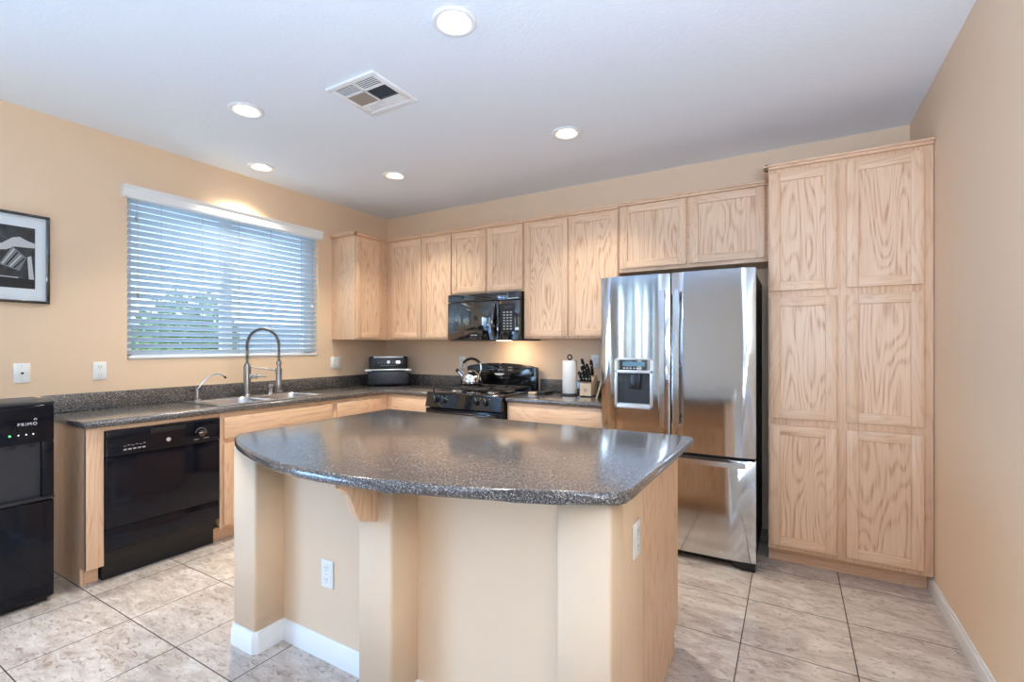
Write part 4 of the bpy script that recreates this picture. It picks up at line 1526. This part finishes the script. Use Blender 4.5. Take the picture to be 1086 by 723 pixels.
# hollow the door for the alcove
cu = B(T_BACK).box(q0 + 0.02, q1 - 0.02, r0 + 0.022, 1.150, 0.76, 0.9).build('cutter', M_STEEL)
sv = fr.location.copy()
cu.location = -sv
fr.location = (0, 0, 0)
bpy.context.view_layer.update()
cut(ldr, cu)
fr.location = sv
for pl_ in ldr.data.polygons:
    pl_.use_smooth = True
ldr.data.set_sharp_from_angle(angle=R(40))
b = B(T_BACK)
for (u0, u1, v0, v1) in ((q0, q0 + 0.018, r0, r1), (q1 - 0.018, q1, r0, r1), (q0, q1, r0, r0 + 0.020), (q0, q1, r1 - 0.014, r1), (q0, q1, 1.146, 1.166)):
    b.box(u0, u1, v0, v1, FF - 0.012, FF + 0.007, 0.003)
b.build('dispenser_bezel', M_SILVER, ldr)
b = B(T_BACK)
b.box(q0 + 0.019, q1 - 0.019, r0 + 0.021, 1.150, 0.757, 0.762)
b.build('dispenser_alcove', M_GREYP, ldr)
B(T_BACK).box(q0 + 0.095, q1 - 0.09, 1.04, 1.145, 0.763, 0.785, 0.004).build('dispenser_paddle', M_DARKM, ldr)
B(T_BACK).box(q0 + 0.022, q1 - 0.022, r0 + 0.018, r0 + 0.030, 0.762, FF + 0.004, 0.002).build('drip_tray', M_SILVER, ldr)
dsp = B(T_BACK).box(q0 + 0.017, q1 - 0.017, 1.165, r1 - 0.013, FF - 0.010, FF + 0.003).build('dispenser_display', M_BLACK, ldr)
B(T_BACK).box(q0 + 0.055, q1 - 0.05, 1.192, 1.222, FF + 0.0025, FF + 0.0038).build('lcd', M_LCD, dsp)
b = B(T_BACK)
for k in range(6):
    b.box(q0 + 0.06 + k * 0.022, q0 + 0.072 + k * 0.022, 1.176, 1.181, FF + 0.0025, FF + 0.0036)
b.build('key_legends', M_WHITETXT, dsp)
lettering('brand_lettering', 'KENMORE', T_BACK, 3.610, 1.727, FF - 0.0022, 0.0165, M_BLACKM, rdr, 0.0005, 1.0)
b = B(T_BACK).box(3.598, 3.608, 1.722, 1.742, FF - 0.003, FF - 0.0015)
b.build('brand_mark', M_BLACKM, rdr)
lettering('model_lettering', 'ELITE', T_BACK, 3.612, 1.707, FF - 0.0022, 0.0120, M_GREYP, rdr, 0.0004, 1.6)
B(T_BACK).box(FX0 + 0.02, FX1 - 0.02, 0.012, 0.050, 0.70, 0.757, 0.004).build('toe_grille', M_BLACKM, fr)
for (x0, x1) in ((FX0 + 0.01, FX0 + 0.13), (FX1 - 0.13, FX1 - 0.003)):
    B(T_BACK).poly([(x0, 0.045), (x0 + 0.02, 0.018), (x0 + 0.06, 0.0), (x1, 0.0), (x1, 0.045)], 0.70, 0.798, 0.003, 2).build('foot_cover', M_BLACKM, fr)
b = B(T_BACK)
b.box(FX1 - 0.12, FX1 - 0.02, 1.765, 1.782, 0.64, 0.74, 0.005).box(FX0 + 0.02, FX0 + 0.12, 1.765, 1.782, 0.64, 0.74, 0.005)
b.build('hinge_cover', M_BLACKM, fr)
b = B(T_BACK)
b.box(FX0 + 0.05, FX0 + 0.13, 0.0, 0.035, 0.05, 0.12).box(FX1 - 0.13, FX1 - 0.05, 0.0, 0.035, 0.05, 0.12)
b.build('roller_foot', M_BLACKM, fr)

# ================================================================== things on the right worktop
px, py = 2.315, -0.22
ph = thing('paper_towel_holder', 'dark upright paper towel stand with looped finial right of the range', 'paper towel holder', (px, py, CT))
B().lathe([(0, 0.0), (0.078, 0.0), (0.080, 0.006), (0.074, 0.012), (0, 0.013)], c=(px, py, CT + 0.0005), seg=32).build('base', M_BLACKM, ph)
B().cyl((px, py, CT + 0.01), (px, py, CT + 0.30), 0.006, seg=12).build('rod', M_BLACKM, ph)
ringp = [(px + 0.019 * math.cos(R(a)), py, CT + 0.316 + 0.019 * math.sin(R(a))) for a in range(0, 360, 20)]
B().tube(ringp, 0.0055, 8, closed=True).build('finial', M_BLACKM, ph)
pr_ = thing('paper_towel_roll', 'white paper towel roll on the stand beside the knife block', 'paper towel', (px, py, CT + 0.014))
B().lathe([(0.020, 0.002), (0.058, 0.002), (0.0605, 0.006), (0.0605, 0.272), (0.058, 0.276), (0.020, 0.276)], c=(px, py, CT + 0.014), seg=36, close=True).build('paper', M_PAPER, pr_)
B().lathe([(0.0175, 0.001), (0.020, 0.001), (0.020, 0.277), (0.0175, 0.277)], c=(px, py, CT + 0.014), seg=24, close=True).build('core', M_BLOCKW, pr_)

bx, by = 2.485, -0.30
kb = thing('knife_block', 'pale wooden knife block full of black-handled knives beside the refrigerator', 'knife block', (bx, by, CT))
TSB = Matrix(((0, 0, 1, 0), (1, 0, 0, 0), (0, 1, 0, 0), (0, 0, 0, 1)))   # u->y v->z w->x
B(TSB).poly([(by, CT + 0.010), (by + 0.15, CT + 0.010), (by + 0.15, CT + 0.135), (by + 0.115, CT + 0.185), (by, CT + 0.105)], bx - 0.048, bx + 0.048, 0.003, 2).build('block', M_BLOCKW, kb)
b = B()
for (sx, sy) in ((-0.035, 0.015), (0.035, 0.015), (-0.035, 0.13), (0.035, 0.13)):
    b.box(bx + sx - 0.01, bx + sx + 0.01, by + sy - 0.008, by + sy + 0.008, CT + 0.0003, CT + 0.012)
b.build('feet', M_BLACKM, kb)
b = B(T_BACK)
b.tube([(bx + 0.012 * math.cos(R(a)), CT + 0.055 + 0.012 * math.sin(R(a)), -by + 0.0004) for a in range(0, 360, 30)], 0.0012, 5, closed=True)
b.box(bx - 0.006, bx + 0.006, CT + 0.049, CT + 0.052, -by - 0.001, -by + 0.001).box(bx - 0.0015, bx + 0.0015, CT + 0.049, CT + 0.064, -by - 0.001, -by + 0.001)
b.build('brand_mark', M_BROWNF, kb)
nrm = Vector((0, -0.080, 0.115)).normalized()     # slots open at right angles to the sloping top
kn_lab = ['steak knife at the front left of the knife block', 'steak knife front row second from left in the knife block', 'steak knife front row second from right in the knife block',
          'steak knife at the front right of the knife block', 'long black-handled knife standing tallest at the back left of the block', 'black-handled kitchen shears in the middle of the block',
          'long black-handled knife at the back right of the block', 'black-handled knife in the middle row left of the block', 'black-handled knife in the middle row right of the block']
kn_pos = [(-0.036, 0.018, 0.09), (-0.012, 0.018, 0.09), (0.012, 0.018, 0.09), (0.036, 0.018, 0.09), (-0.026, 0.088, 0.15), (0.002, 0.078, 0.11), (0.030, 0.088, 0.14), (-0.022, 0.05, 0.11), (0.020, 0.05, 0.105)]
proto = None
for i, (dx_, t_, L) in enumerate(kn_pos):
    base = Vector((bx + dx_, by + t_, CT + 0.105 + t_ * 80 / 115.0))
    root = thing('kitchen_knife', 'black-handled ' + kn_lab[i] if 'black' not in kn_lab[i] else kn_lab[i], 'knife', tuple(base), 'knives in the block')
    d = (nrm + Vector((dx_ * 3.0, 0, 0.25))).normalized()
    sd_ = Vector((1, 0, 0))
    b = B()
    b.tube([base + d * 0.004, base + d * 0.014], 0.007, 8)
    b.build('bolster', M_CHROME, root)
    b = B()
    pts = [base + d * (0.008 + L * s) for s in (0, 0.25, 0.5, 0.8, 1.0)]
    b.tube(pts, [0.0115, 0.0130, 0.0112, 0.0138, 0.0095], 10)
    b.build('handle', M_BLACKM, root)
    b = B()
    for s in (0.3, 0.65):
        c_ = base + d * (0.008 + L * s)
        b.cyl(c_ - Vector((0, 0.0135, 0)), c_ + Vector((0, 0.0135, 0)), 0.0030, seg=8)
    b.build('rivets', M_CHROME, root)

cb = thing('recipe_board', 'pale-edged brown board standing tilted between the knife block and the refrigerator', 'board', (2.62, -0.40, CT))
b = B(TS)
lean = 0.075
b = B(T_BACK)
b.poly([(2.618, CT + 0.001), (2.632, CT + 0.001), (2.632 + lean, CT + 0.262), (2.618 + lean, CT + 0.262)], 0.245, 0.43, 0.002, 2)
b.build('board', M_BLOCKW, cb)
B(T_BACK).poly([(2.633, CT + 0.006), (2.635, CT + 0.006), (2.635 + lean * 0.97, CT + 0.255), (2.633 + lean * 0.97, CT + 0.255)], 0.255, 0.42).build('board_face', M_BROWNF, cb)
B(T_BACK).poly([(2.690, CT + 0.16), (2.684, CT + 0.165), (2.740, CT + 0.001), (2.748, CT + 0.001)], 0.32, 0.35).build('strut', M_BLOCKW, cb)

tv = thing('trivet', 'small dark flat trivet with pale end lying on the counter right of the range', 'trivet', (2.06, -0.22, CT))
b = B()
b.box(2.010, 2.125, -0.30, -0.14, CT + 0.0005, CT + 0.020, 0.005, 2)
b.build('pad', M_BLACKM, tv)
B().box(1.985, 2.050, -0.345, -0.300, CT + 0.0005, CT + 0.020, 0.004, 2).build('end_block', M_BLOCKW, tv)

# drop builder-only bookkeeping
for o in ROOTS:
    if '_o' in o:
        del o['_o']
